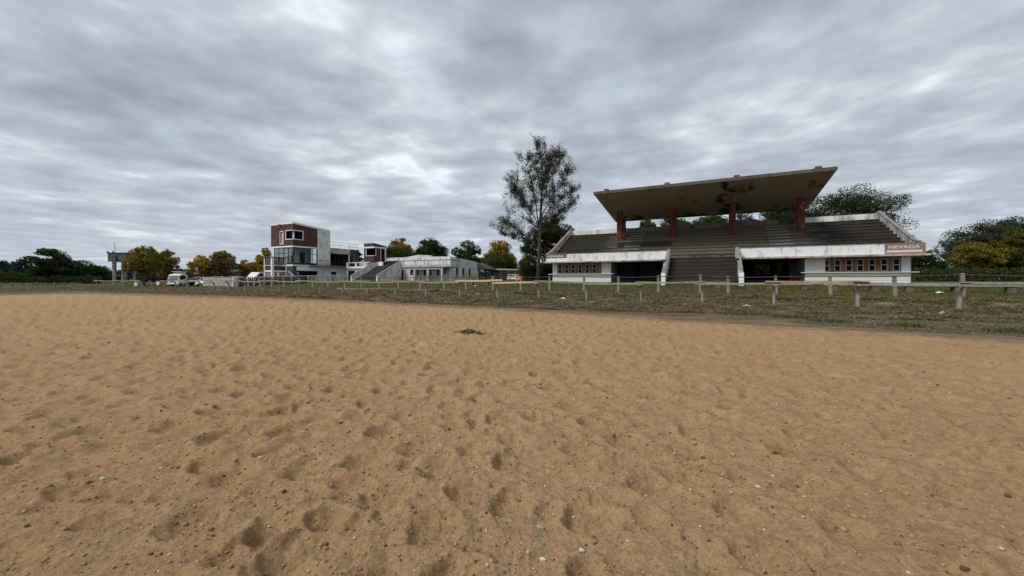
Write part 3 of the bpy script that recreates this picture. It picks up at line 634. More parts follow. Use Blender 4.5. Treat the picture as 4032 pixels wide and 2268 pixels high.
# ground floor
MB().box(TXL + .1, TX - .02, TY + .02, TY + .3, .7, 3.99).build('brick_wall', 'brick', T)
MB().box(TXL + .1, TXL + .4, TY + .303, Y2, .7, 3.99).build('brick_wall', 'brick', T)
MB().box(TX - .3, TX - .02, TY + .303, TY + .75, .7, 3.99).build('brick_wall', 'brick', T)
MB().box(TX - .28, TX + .04, TY + .753, Y1, 3.18, 3.99).build('white_panel', 'white_clean', T)
MB().box(TX - .28, TX - .02, TY + .753, Y1, .7, 1.45).build('plinth_wall', 'concrete_dark', T)
f = MB()
for k in range(5):
    yq = TY + .80 + (Y1 - TY - .85) * k / 4; f.box(TX - .2, TX - .1, yq - .04, yq + .04, 1.453, 3.178)
w = f.build('window', 'dark_frame', T)
for k in range(4):
    ya, yb = TY + .84 + (Y1 - TY - .85) * k / 4, TY + .76 + (Y1 - TY - .85) * (k + 1) / 4
    MB().box(TX - .16, TX - .15, ya, yb, 1.453, 3.178).build('pane', 'glass_dark', w)
MB().box(TX - .14, TX - .13, TY + 1.0, TY + 1.25, 2.4, 2.9).build('notice', 'panel_pale', T)
MB().box(TXL + .41, TX - 2.5, TY + .31, Y2 - .4, .8, .95).build('floor', 'concrete_dark', T)
MB().box(TX - 2.6, TX - 2.5, TY + .31, Y2 - .4, .95, 3.99).build('inner_wall', 'dark_room', T)
# wing behind, with balcony and roof railing
dY0, dY1 = YatX(1303.5, TX), YatX(1327, TX)
MB().wall('x', TX - .3, .29, Y2 + .003, Y3 - .9, .7, 4.0, [(dY0, dY1, .95, 3.1)]).build('white_wall', 'white_wall', T)
MB().box(TX - .9, TX - .8, dY0 - .2, dY1 + .2, .9, 3.3).build('door', 'dark_frame', T)
MB().box(TX - .3, TX - .01, Y3 - .897, Y4, .7, 4.0).build('brick_wall', 'brick', T)
MB().box(TX - .3, TX + .02, Y3, Y4, 4.36, 7.8).build('brick_wall', 'brick', T)
MB().box(TX - .32, TX + .06, Y2 + .003, Y3 + .1, 6.95, 8.1).build('parapet', 'white_grimy', T)
MB().box(TX - .3, TX + .0, Y3 + .103, Y4 + .2, 7.803, 8.1).build('parapet', 'concrete_dark', T)
MB().box(TXL + 3.3, TX - .32, Y2, Y4, 7.7, 7.95).build('roof', 'concrete_dark', T)
MB().box(TXL + 3.3, TXL + 3.6, Y2, Y4, .7, 7.69).build('brick_wall', 'brick', T)
MB().box(TX - 3.2, TX - 3.0, Y2, Y4 - .3, 4.36, 7.69).build('inner_wall', 'dark_room', T)
MB().box(TXL + 3.6, TX - .3, Y4 - .3, Y4 - .01, .7, 7.69).build('brick_wall', 'brick', T)
MB().box(TXL + 3.6, TX - .32, Y1 + .01, Y4 - .31, 4.02, 4.34).build('floor_slab', 'concrete', T)
MB().box(TX - .16, TX + .04, Y3 - .22, Y3 - .02, 4.36, 6.945).build('column', 'white_wall', T)
MB().tube([(TX + .1, Y3 + 1.2, 1.0), (TX + .1, Y3 + 1.2, 7.7)], .05, 6).build('drain_pipe', 'grey_metal', T)
w = MB().box(TX - .26, TX - .16, Y2 + .05, Y3 - .3, 6.85, 6.93)
for k in range(5):
    yq = Y2 + .1 + (Y3 - Y2 - .5) * k / 4; w.box(TX - .26, TX - .16, yq - .04, yq + .04, 4.36, 6.85)
w = w.build('window_wall', 'dark_frame', T)
for k in range(4):
    ya = Y2 + .15 + (Y3 - Y2 - .5) * k / 4; MB().box(TX - .22, TX - .21, ya, ya + (Y3 - Y2 - .5) / 4 - .1, 4.36, 6.85).build('pane', 'glass_dark', w)
by0, by1 = YatX(1216, TX), Y3 + .15
MB().box(TX + .123, TX + 1.15, by0, by1, 4.08, 4.30).build('balcony_slab', 'concrete', T)
r_ = MB().bar((TX + 1.08, by0, 5.35), (TX + 1.08, by1, 5.35), .05, .05); r_.bar((TX + 1.08, by0, 4.42), (TX + 1.08, by1, 4.42), .04, .04)
k_ = int((by1 - by0) / .28)
for k in range(k_ + 1):
    yq = by0 + (by1 - by0) * k / k_; r_.box(TX + 1.065, TX + 1.095, yq - .016, yq + .016, 4.30, 5.33)
r_.bar((TX + .15, by0, 5.35), (TX + 1.08, by0, 5.35), .05, .05)
r_.build('balcony_railing', 'dark_frame', T)
r_ = MB()
for zq in (8.72, 9.35): r_.tube([(TX - .2, Y2 + .1, zq), (TX - .2, Y4 - .1, zq)], .028, 5); r_.tube([(TX - .2, Y4 - .1, zq), (TX - 3.0, Y4 - .1, zq)], .028, 5)
for k in range(4):
    yq = Y2 + .1 + (Y4 - Y2 - .2) * k / 3; r_.tube([(TX - .2, yq, 8.1), (TX - .2, yq, 9.37)], .03, 5)
for k in range(1, 2): r_.tube([(TX - .2 - 2.6 * k, Y4 - .1, 7.95), (TX - .2 - 2.6 * k, Y4 - .1, 9.37)], .03, 5)
r_.build('roof_railing', 'grey_metal', T)

# ================================================================== SMALL STAND WITH STAIR
P = thing('small_stand', 'low white stained stand with wide open stair and columned porch', 'grandstand', (-50, 58, 1.0))
FX0, FX1, FY, FB = -54.25, -42.8, 58.5, 67.8
def flz(y): return 5.75 + (5.14 - 5.75) * (y - FY) / (FB - FY)
holes = []
for (pa, pb, za, zc) in ((1607, 1616, 1.1, 3.4), (1614.5, 1624, 2.23, 3.4), (1640, 1648, 2.23, 3.4), (1667, 1677, 2.23, 3.4), (1691, 1699, 2.23, 3.4), (1719, 1729, 2.23, 3.4), (1745, 1752, 2.23, 3.4)):
    if pa == 1607: continue
    holes.append((XatY(pa, FY), XatY(pb, FY), za, zc))
MB().wall('y', FY, .3, FX0, FX1, .8, 5.75, holes).build('front_wall', 'white_stained', P)
for h in holes:
    w = MB().wall('y', FY + .05, .12, h[0], h[1], h[2], h[3], [(h[0] + .07, h[1] - .07, h[2] + .07, h[3] - .07)]).build('window', 'grey_frame', P)
    MB().box(h[0] + .07, h[1] - .07, FY + .1, FY + .11, h[2] + .07, h[3] - .07).build('pane', 'glass_dark', w)
hf = [(YatX(pa, FX1), YatX(pb, FX1), 2.25, 3.75) for (pa, pb) in ((1796, 1805.5), (1821, 1830), (1845.5, 1854))]
w_ = MB().wall('x', FX1 - .3, .295, FY + .302, FB, .8, 5.1, hf)
w_.prism([(FY + .302, 5.1), (FB, 5.1), (FB, flz(FB)), (FY + .302, 5.74)], 'x', FX1 - .3, FX1 - .005); w_.build('flank_wall', 'white_stained', P)
for h in hf:
    w = MB().wall('x', FX1 - .2, .12, h[0], h[1], h[2], h[3], [(h[0] + .08, h[1] - .08, h[2] + .08, h[3] - .08)]).build('window', 'grey_frame', P)
    MB().box(FX1 - .15, FX1 - .14, h[0] + .08, h[1] - .08, h[2] + .08, h[3] - .08).build('pane', 'glass_dark', w)
    MB().box(FX1 + .0, FX1 + .2, h[0] - .15, h[1] + .15, h[2] - .14, h[2] - .05).build('window_sill', 'concrete_dark', P)
MB().box(FX0 + .3, FX1 - .3, 62, 62.1, .8, 5.2).build('inner_wall', 'dark_room', P)
MB().box(FX0, FX1 - .31, FY + .31, FB, 5.0, 5.08).build('roof', 'concrete_dark', P)
# porch
PX0, PX1, PY = XatY(1584, 56.3), XatY(1774, 56.3), 56.3
MB().box(PX0, PX1, PY - .25, FY - .003, 3.66, 3.80).build('porch_slab', 'concrete_dark', P)
MB().box(PX0 + .1, XatY(1743, PY), PY - .05, PY + .2, 3.36, 3.657).build('porch_beam', 'white_clean', P)
for px in (1633, 1685, 1740):
    xq = XatY(px, PY); MB().box(xq - .18, xq + .18, PY - .1, PY + .22, .8, 3.357).build('porch_column', 'white_grimy', P)
MB().box(PX1 - 1.25, PX1 - 1.05, FY - .9, FY - .6, .8, 3.657).build('porch_column', 'white_clean', P)
MB().box(PX0, PX1 - .3, PY - .1, PY + .08, 3.803, 4.22).build('balcony_parapet', 'white_grimy', P)
MB().bar((PX0, PY, 5.02), (PX1 - .5, PY, 5.02), .2, .16).build('balcony_rail', 'concrete', P)
MB().bar((PX1 - .5, PY + .1, 5.02), (PX1 - .5, FY, 5.02), .2, .16).build('balcony_rail', 'concrete', P)
for px in (1584, 1631, 1684, 1741):
    xq = XatY(px, PY) + .1; MB().box(xq - .13, xq + .13, PY - .12, PY + .12, 4.223, 4.94).build('rail_post', 'white_stained', P)
# stair between cheeks
SX0, SX1, SY0, SY1 = -61.1, -54.4, 51.7, 58.0
ns = 13
for k in range(ns):
    y0 = SY0 + .3 + k * .5; z = 1.05 + .25 * (k + 1)
    MB().box(SX0 + .21, SX1 - .21, y0, y0 + .55, z - .55, z).build('step', 'step_dark', P)
    MB().box(SX0 + .22, SX1 - .22, y0 - .06, y0 - .002, z - .05, z - .004).build('step_nosing', 'concrete', P)
for k in range(3):
    y0 = SY0 + .3 + ns * .5 + k * 1.1; MB().box(SX0 - 3.0 + .01 * k, FX0 - .02, y0, y0 + 1.15, 3.6, 4.30 + .36 * (k + 1)).build('seating_tier', 'step_dark', P)
for xc in (SX0, SX1):
    MB().prism([(SY0, .7), (SY0, 2.15), (SY1 - .2, 5.02), (SY1, 5.05), (SY1, 3.9), (SY1 - .3, .7)], 'x', xc - .18, xc + .18).build('stair_cheek', 'white_stained', P)
    MB().prism([(SY0 - .04, 2.16), (SY1 - .1, 5.08), (SY1 - .1, 5.20), (SY0 - .04, 2.28)], 'x', xc - .24, xc + .24).build('cheek_cap', 'concrete', P)
MB().box(SX0 - 2.6, SX0 + 1.6, SY1 + .003, SY1 + .3, 3.2, 5.1).build('landing_wall', 'white_wall', P)
# back wall with raised centre
bz = lambda px, py: onY(px, py, 66.0)
p1, p2, p3, p4, p5 = bz(1500, 1017), bz(1590, 1014), bz(1648, 1003), bz(1700, 1006), bz(1760, 1010)
MB().prism([(p1[0], 4.2), (p1[0], p1[2]), (p2[0] + .5, p2[2] + .05), (p3[0], p3[2]), (p4[0], p4[2]), (p4[0], p5[2] + .1), (p5[0], p5[2]), (p5[0], 4.2)], 'y', 66.0, 66.25).build('back_wall', 'white_stained', P)
# terrace left of the stair
QX0, QX1, QY = XatY(1364, 55.6), SX0 - .19, 55.6
MB().box(QX0 - .15, QX1, QY - .2, SY1 + .8, 3.62, 3.76).build('terrace_slab', 'concrete', P)
MB().box(QX0, QX1, QY, QY + .2, 3.763, 4.14).build('terrace_parapet', 'white_wall', P)
MB().box(QX0 + .05, QX1, QY + .03, QY + .25, 3.3, 3.617).build('terrace_beam', 'white_clean', P)
MB().bar((QX0 - .05, QY + .1, 4.93), (QX1 + .8, QY + .1, 4.93), .22, .16).build('terrace_rail', 'white_stained', P)
for k in range(3):
    xq = QX0 + .15 + k * 2.6; MB().box(xq - .15, xq + .15, QY - .02, QY + .24, 4.143, 4.85).build('rail_post', 'white_wall', P)
    MB().box(xq - .16, xq + .16, QY + .02, QY + .28, .8, 3.297).build('terrace_column', 'white_wall', P)
MB().box(QX0 + .1, QX1, SY1 + .81, SY1 + 1.0, .8, 3.6).build('terrace_back_wall', 'brick', P)
MB().prism([(QX0 + .6, 3.77), (QX0 + .6, 5.2), (QX1 - 2.2, 6.35), (QX1 - 2.2, 3.77)], 'y', SY1 + .3, SY1 + .5).build('ramp_wall', 'white_grimy', P)
# brick booth at the head of the stair
BX1, BY0 = SX0, 57.3
BX0, BY1 = XatY(1433, BY0), YatX(1519, BX1) + .2
zt0, zt1 = 8.87, 8.05
B = lambda *a: MB().box(*a)
wz0, wz1 = 6.42, 7.78
wxa, wyb = XatY(1443, BY0), YatX(1479, BX1)
MB().wall('y', BY0, .22, BX0, BX1, 5.0, 7.95, [(wxa, BX1 + 1, wz0, wz1)]).build('booth_wall', 'brick', P)
da, db = YatX(1500, BX1), YatX(1515, BX1)
MB().wall('x', BX1 - .22, .219, BY0 + .222, BY1, 5.0, 7.95, [(BY0 - 1, wyb, wz0, wz1), (da, db, 5.05, 7.7)]).build('booth_wall', 'brick', P)
MB().box(BX0, BX0 + .2, BY0 + .222, BY1, 5.0, 7.95).build('booth_wall', 'brick', P)
MB().box(BX0 + .2, BX1 - .22, BY1 - .2, BY1 - .005, 5.0, 7.95).build('booth_wall', 'brick', P)
MB().box(BX0 - .03, BX1 + .04, BY0 - .04, BY1 + .02, 7.953, 8.25).build('booth_band', 'white_wall', P)
MB().prism([(BY0, 8.253), (BY1, 8.253), (BY1, 8.42), (BY0, zt0)], 'x', BX0, BX1).build('booth_parapet', 'brick', P)
MB().prism([(BY0 - .05, zt0), (BY1 + .05, 8.42), (BY1 + .05, 8.50), (BY0 - .05, zt0 + .08)], 'x', BX0 - .05, BX1 + .05).build('booth_cap', 'concrete_dark', P)
f = MB().box(wxa - .12, wxa, BY0 - .05, BY0 + .2, wz0, wz1); f.box(BX1 - .2, BX1 + .05, wyb, wyb + .12, wz0, wz1)
f.box(wxa - .12, BX1 + .05, BY0 - .05, BY0 + .2, wz0 - .1, wz0 - .001); f.box(BX1 - .2, BX1 + .05, BY0 + .203, wyb + .12, wz0 - .1, wz0 - .001)
w = f.build('window', 'white_wall', P)
MB().box(wxa, BX1 - .16, BY0 + .1, BY0 + .11, wz0, wz1).build('pane', 'glass_dark', w); MB().box(BX1 - .15, BX1 - .14, BY0 + .1, wyb, wz0, wz1).build('pane', 'glass_dark', w)
f = MB().box(BX1 - .2, BX1 + .05, da - .14, da - .01, 5.02, 7.94); f.box(BX1 - .2, BX1 + .05, db + .01, db + .3, 5.02, 7.94)
d_ = f.build('door', 'white_wall', P); MB().box(BX1 - 1.5, BX1 - 1.45, da - .3, db + .6, 5.02, 7.9).build('door_leaf', 'curtain', d_)

# ================================================================== GLAZED HUT ON POSTS
HX1, HY0 = onD(1072.5, 0, 58)[0], onD(1072.5, 0, 58)[1]
HX0, HY1 = XatY(1043, HY0), YatX(1126, HX1)
zh = lambda y: EYE + (1100 - y) / F * 58
H = thing('lookout_hut', 'small brick and glass lookout hut raised on white posts', 'hut', ((HX0 + HX1) / 2, (HY0 + HY1) / 2, gz(HX1, HY0)))
zg = gz(HX1, HY0) - .2
for (x, y, w) in ((HX1, HY0, .15), (HX0, HY0, .1), (HX1, HY1, .07), (HX0, HY1, .1)):
    MB().box(x - w, x + w, y - w, y + w, zg, zh(1013)).build('post', 'white_clean', H)
ym = YatX(1108, HX1)
MB().box(HX0 + .1, HX1 - .15, HY0 - .06, HY0 + .06, zh(1064), zh(1046)).build('brick_wall', 'brick', H)
MB().box(HX1 - .06, HX1 + .06, HY0 + .16, ym, zh(1064), zh(1046)).build('brick_wall', 'brick', H)
MB().box(HX0 - .06, HX0 + .06, HY0 + .11, HY1 - .1, zh(1064), zh(1046)).build('brick_wall', 'brick', H)
MB().box(HX0 + .1, HX1 - .1, HY1 - .06, HY1 + .06, zh(1064), zh(1046)).build('brick_wall', 'brick', H)
MB().box(HX0 - .08, HX1 + .1, HY0 - .1, HY1 + .1, zh(1070), zh(1064.3)).build('floor_beam', 'white_clean', H)
MB().box(HX0 - .1, HX1 + .1, HY0 - .09, HY0 + .09, zh(1045.8), zh(1044)).build('sill', 'white_clean', H)
MB().box(HX1 - .09, HX1 + .09, HY0 + .16, ym, zh(1045.8), zh(1044)).build('sill', 'white_clean', H)
MB().hexa([(HX0 - .2, HY0 - .25, zh(1013)), (HX1 + .2, HY0 - .25, zh(1013)), (HX1 + .2, HY1 + .25, zh(1014.5)), (HX0 - .2, HY1 + .25, zh(1014.5)), (HX0 - .2, HY0 - .25, zh(1010.5)), (HX1 + .2, HY0 - .25, zh(1010.5)), (HX1 + .2, HY1 + .25, zh(1012)), (HX0 - .2, HY1 + .25, zh(1012))]).build('roof', 'concrete_dark', H)
for (axis, pos, u0, u1) in (('y', HY0, HX0 + .1, HX1 - .15), ('x', HX1, HY0 + .15, ym), ('y', HY1, HX0 + .1, HX1 - .1), ('x', HX0, HY0 + .1, HY1 - .1)):
    f = MB()
    for k in range(4):
        q = u0 + (u1 - u0) * k / 3
        (f.box(q - .03, q + .03, pos - .03, pos + .03, zh(1043.8), zh(1013.2)) if axis == 'y' else f.box(pos - .03, pos + .03, q - .03, q + .03, zh(1043.8), zh(1013.2)))
    w = f.build('window', 'dark_frame', H)
    for k in range(3):
        a, b = u0 + (u1 - u0) * k / 3 + .03, u0 + (u1 - u0) * (k + 1) / 3 - .03
        (MB().box(a, b, pos - .005, pos + .005, zh(1043.8), zh(1013.2)) if axis == 'y' else MB().box(pos - .005, pos + .005, a, b, zh(1043.8), zh(1013.2))).build('pane', 'glass', w)
MB().bar((HX1 + .3, HY1 - .2, zh(1066)), (HX1 + .3, HY1 + 2.2, zg + .2), .05, .25).build('stair_stringer', 'white_stained', H)
MB().bar((HX1 + .9, HY1 - .2, zh(1066)), (HX1 + .9, HY1 + 2.2, zg + .2), .05, .25).build('stair_stringer', 'white_stained', H)
for k in range(7):
    t_ = (k + .5) / 7; MB().box(HX1 + .325, HX1 + .875, HY1 - .2 + 2.4 * t_ - .12, HY1 - .2 + 2.4 * t_ + .12, zh(1066) * (1 - t_) + (zg + .2) * t_ - .02, zh(1066) * (1 - t_) + (zg + .2) * t_ + .02).build('stair_tread', 'grey_metal', H)
MB().tube([(HX1 + .92, HY1 - .2, zh(1047)), (HX1 + .92, HY1 + 2.2, zg + 1.1)], .03, 6).build('handrail', 'grey_metal', H)

# ================================================================== FENCES
R1 = [4140, 3777, 3378, 3049, 2767, 2524, 2310, 2123, 1961, 1811, 1678, 1558, 1448, 1350, 1260, 1179, 1101, 1036, 964, 901, 844, 789, 740, 692, 647, 600, 560, 525, 489, 455, 411, 382]
Y1R = 21.8
xs1 = [XatY(p_, Y1R) for p_ in R1]
FN = thing('rail_fence', 'weathered running rail of bent concrete posts and planks along the sand track', 'fence', (xs1[3], Y1R, gz(xs1[3], Y1R)))
o_ = OFF[FN.name]
def neck(h=1.0):
    pts = [(0, 0, -.45), (0, 0, .35), (0, 0, .70), (0, -.03, .84), (0, -.11, .94), (0, -.22, .99), (0, -.36, 1.0)]
    b = MB(); prev = None
    rad = [.082, .08, .076, .074, .07, .065, .06]
    b.tube(pts, rad, 6)
    return b
pm = None; arm = []
for k, x in enumerate(xs1):
    zb_ = gz(x, Y1R); loc = Vector((x, Y1R, zb_)) - o_
    if pm is None:
        pm = neck().build('post', 'post_concrete', FN, off=Vector((0, 0, 0))); c = pm; c.location = loc
    else: c = copy_part(pm, FN, loc)
    top = 1.24 + random.uniform(-.03, .03)
    c.scale = (random.uniform(.92, 1.12), 1, (top - zb_)); c.rotation_euler = (R(random.uniform(-2, 2)), R(random.uniform(-3, 3)), R(random.uniform(-8, 8)))
    arm.append((x, Y1R - .30, top + .045))
kinds = {0: 'plank_grey', 2: 'plank_rotten', 7: 'plank_new', 8: 'plank_new', 10: 'plank_rotten'}
for k in range(len(arm) - 1):
    if k in (24, 25): continue
    a, b = Vector(arm[k]), Vector(arm[k + 1]); d = (b - a).normalized()
    a2, b2 = a - d * random.uniform(.05, .25), b + d * random.uniform(.05, .25); dz = .0 if k % 2 else .07
    a2.z += dz + random.uniform(-.02, .02); b2.z += dz + random.uniform(-.02, .02)
    if k == 8: a2.z += .10; a2 -= d * .35
    if k == 2: b2 += d * .2; a2 -= d * .15
    thick = .13 if k in (1, 2) else (.10 if k < 12 else .095)
    mid_ = (a2 + b2) / 2 + Vector((0, 0, random.uniform(-.025, .005)))
    pl = MB(); pl.bar(a2, mid_, .055, thick); pl.bar(mid_ + d * .001, b2, .055, thick)
    pl.build('rail', kinds.get(k, 'plank_grey'), FN)

R2 = [4080, 3790, 3525, 3270, 3056, 2867, 2757, 2592, 2435, 2299, 2165, 2051, 1942, 1836, 1750, 1657, 1572, 1496, 1426, 1360, 1295, 1233, 1180, 1120, 1072, 1026, 979, 937]
Y2R = 28.5; xs2 = [XatY(p_, Y2R) for p_ in R2]
FW = thing('wire_fence', 'wire fence of square concrete posts with a thick top cable before the stands', 'fence', (xs2[4], Y2R, gz(xs2[4], Y2R)))
o_ = OFF[FW.name]; pm = None; tops = []; lows = []
for k, x in enumerate(xs2):
    zb_ = gz(x, Y2R); hh = 1.74 - zb_ + random.uniform(-.03, .03) + (.08 if k in (6, 1) else 0); loc = Vector((x, Y2R, zb_)) - o_
    if pm is None:
        b = MB(); w0, w1 = .085, .075
        b.hexa([(-w0, -w0, -.4), (w0, -w0, -.4), (w0, w0, -.4), (-w0, w0, -.4), (-w1, -w1, .96), (w1, -w1, .96), (w1, w1, .96), (-w1, w1, .96)])
        b.hexa([(-w1, -w1, .9605), (w1, -w1, .9605), (w1, w1, .9605), (-w1, w1, .9605), (-w1 * .6, -w1 * .6, 1), (w1 * .6, -w1 * .6, 1), (w1 * .6, w1 * .6, 1), (-w1 * .6, w1 * .6, 1)])
        pm = b.build('post', 'post_concrete', FW, off=Vector((0, 0, 0))); c = pm; c.location = loc
    else: c = copy_part(pm, FW, loc)
    lean = R(-random.uniform(6, 12)) if k >= 15 else R(random.uniform(-2, 1.5))
    c.scale = (1, 1, hh); c.rotation_euler = (R(random.uniform(-2, 2)), lean, R(random.uniform(-6, 6)))
    tops.append((x + math.sin(lean) * hh * .93, Y2R - .09, zb_ + hh * .93 * math.cos(lean)))
    lows.append((x, zb_, hh, lean))
for lvl, rad in ((.94, .027), (.76, .007), (.60, .007), (.44, .007)):
    pts = []
    for k, (x, zb_, hh, lean) in enumerate(lows):
        pts.append((x + math.sin(lean) * hh * lvl, Y2R - .095, zb_ + hh * lvl))
        if k < len(lows) - 1:
            x2, zb2, h2, l2 = lows[k + 1]
            pts.append(((x + x2) / 2, Y2R - .095, (zb_ + hh * lvl + zb2 + h2 * lvl) / 2 - random.uniform(.005, .035)))
    MB().tube(pts, rad, 5).build('wire' if rad < .01 else 'top_cable', 'wire', FW)

# far left rail beyond the bend
LP = [(2, 1150, 46), (50, 1149, 47), (94, 1147, 47.5), (147, 1146, 48), (186, 1145, 48.5), (217, 1144, 49), (254, 1144, 49.5), (288, 1143, 50), (318, 1142, 50.5)]
pts = [onD(px, py, d) for px, py, d in LP]
FL = thing('rail_fence', 'far left length of low white rail before the big dark tree', 'fence', (pts[4][0], pts[4][1], gz(pts[4][0], pts[4][1])))
o_ = OFF[FL.name]; pm0 = None; at_ = []
for k, (x, y, z) in enumerate(pts):
    zb_ = gz(x, y)
    c = copy_part(FN.children[0], FL, Vector((x, y, zb_)) - o_); c.name = 'post'; c.scale = (.9, 1, .80); c.rotation_euler = (0, 0, R(random.uniform(50, 80)))
    at_.append((x + .2, y - .1, zb_ + .84))
for k in range(len(at_) - 1):
    a, b = Vector(at_[k]), Vector(at_[k + 1]); d = (b - a).normalized(); MB().bar(a - d * .15 + Vector((0, 0, .05 * (k % 2))), b + d * .15, .05, .09).build('rail', 'plank_grey', FL)

# low retaining kerb in the bank
xk0, xk1 = XatY(1330, 27.6), XatY(1790, 27.6); KB = thing('retaining_kerb', 'low pale concrete kerb set in the grass bank below the leaning posts', 'kerb', ((xk0 + xk1) / 2, 27.6, .4))
n_ = 7
for k in range(n_):
    a, b = xk0 + (xk1 - xk0) * k / n_, xk0 + (xk1 - xk0) * (k + 1) / n_
    MB().box(a + .02, b - .02, 27.5 + random.uniform(-.02, .02), 27.75, .1, .60 + random.uniform(-.03, .02)).build('kerb_block', 'bench_concrete', KB)

# ================================================================== WALLS BY THE TOWER
wx0_, wx1_ = XatY(806, 28.6), XatY(918, 28.6); zb_ = gz((wx0_ + wx1_) / 2, 28.6)
SW = thing('stone_wall', 'white flagstone faced wall between the truck and the lattice wall', 'wall', ((wx0_ + wx1_) / 2, 28.7, zb_))
MB().box(wx0_, wx1_, 28.62, 28.85, zb_ - .3, zb_ + 1.17).build('wall_core', 'concrete', SW)
rows = 7
for r_ in range(rows):
    za = zb_ + .0 + r_ * 1.16 / rows; x = wx0_ + .03
    while x < wx1_ - .25:
        w = random.uniform(.35, 1.0); x2 = min(x + w, wx1_ - .03); j = random.uniform(-.015, .015)
        MB().hexa([(x, 28.54 + j, za + .01), (x2 - .03, 28.54 + j, za + random.uniform(0, .03)), (x2 - .03, 28.615, za + .01), (x, 28.615, za + .01), (x + .02, 28.54 + j, za + 1.16 / rows - random.uniform(.02, .04)), (x2 - .05, 28.54 + j, za + 1.16 / rows - random.uniform(.02, .04)), (x2 - .05, 28.615, za + 1.16 / rows - .02), (x + .02, 28.615, za + 1.16 / rows - .02)]).build('stone', 'stone_white', SW)
        x = x2
for xq in (wx0_ - .12, wx1_ + .12): MB().box(xq - .12, xq + .12, 28.5, 28.9, zb_ - .3, zb_ + 1.25).build('wall_post', 'white_stained', SW)
LX = XatY(920, 28.7) + .3; ly0, ly1 = 29.0, 46.0
LW = thing('lattice_wall', 'pierced concrete block wall running back from the track to the tower', 'wall', (LX, (ly0 + ly1) / 2, .6))
pxs = [ly0, YatX(998, LX), YatX(1072, LX), YatX(1146, LX), YatX(1211, LX), YatX(1279, LX), YatX(1335, LX)]
for k, y in enumerate(pxs):
    zb_ = gz(LX, y); MB().box(LX - .1, LX + .12, y - .1, y + .1, zb_ - .3, zb_ + 1.12).build('lattice_post', 'white_stained', LW)
    if k < len(pxs) - 1:
        y2 = pxs[k + 1]; zc = (zb_ + gz(LX, y2)) / 2
        MB().bar((LX, y + .1, zb_ + 1.17), (LX, y2 - .1, gz(LX, y2) + 1.17), .16, .10).build('coping', 'white_stained', LW)
        nc = max(4, int((y2 - y) / .30)); st = (y2 - y - .24) / nc; hs = []
        for i in range(nc):
            for j in range(3):
                yo = y + .12 + st * (i + .5); zo = zc + .10 + j * .34 + (.12 if i % 2 else 0); big_ = k >= 4
                hs.append((yo - st * (.34 if big_ else .24), yo + st * (.34 if big_ else .24), zo, zo + (.22 if big_ else .17)))
        lm = MB().wall('x', LX - .05, .1, y + .1, y2 - .1, min(zb_, gz(LX, y2)) - .2, zc + 1.115, hs)
        q = lm.build('lattice_panel', 'lattice_dark' if k < 4 else 'white_grimy', LW); q['kind'] = 'stuff'

# ================================================================== BENCHES
def make_bench(name):
    t = thing(name, '', 'bench', (0, 0, 0)); OFF[t.name] = Vector((0, 0, 0))
    b = MB(); b.hexa([(-1.55, -.22, .36), (1.55, -.22, .36), (1.55, .22, .36), (-1.55, .22, .36), (-1.53, -.21, .44), (1.53, -.21, .44), (1.53, .21, .44), (-1.53, .21, .44)])
    b.build('seat', 'bench_concrete', t)
    for x in (-1.05, 1.05): MB().hexa([(x - .20, -.2, -.2), (x + .20, -.2, -.2), (x + .20, .2, -.2), (x - .20, .2, -.2), (x - .16, -.17, .357), (x + .16, -.17, .357), (x + .16, .17, .357), (x - .16, .17, .357)]).build('leg', 'tank_concrete', t)
    return t
BL = [(3872, 33.0, 'concrete bench on the grass at the far right, past the thick wire fence post'),
      (3668, 33.2, 'concrete bench standing right of the stand corner, beyond the last white wall'),
      (3360, 33.6, 'concrete bench before the windows of the right white wall'),
      (3094, 34.2, 'concrete bench in front of the dark open bay, behind the splintered rail'),
      (2885, 35.0, 'concrete bench at the foot of the right stair pier'),
      (2795, 37.6, 'concrete bench in front of the wide central steps'),
      (2205, 37.5, 'concrete bench in front of the left row of small windows'),
      (2068, 36.0, 'concrete bench beside the orange barrel'),
      (1888, 36.5, 'concrete bench seen under the raised new yellow plank'),
      (1760, 38.5, 'concrete bench before the flank windows of the small stand'),
      (1640, 39.0, 'concrete bench before the porch columns of the small stand'),
      (1560, 39.5, 'concrete bench at the foot of the small stand right stair wall'),
      (1435, 40.0, 'concrete bench before the open stair of the small stand')]
b0 = make_bench('bench')
for k, (px, Y, lab) in enumerate(BL):
    t_ = b0 if k == 0 else copy_tree(b0)
    x = XatY(px, Y); t_.location = (x, Y, gz(x, Y) + .02); t_.rotation_euler = (0, 0, R(random.uniform(-4, 4))); t_['label'] = lab; t_['group'] = 'concrete benches on the grass'

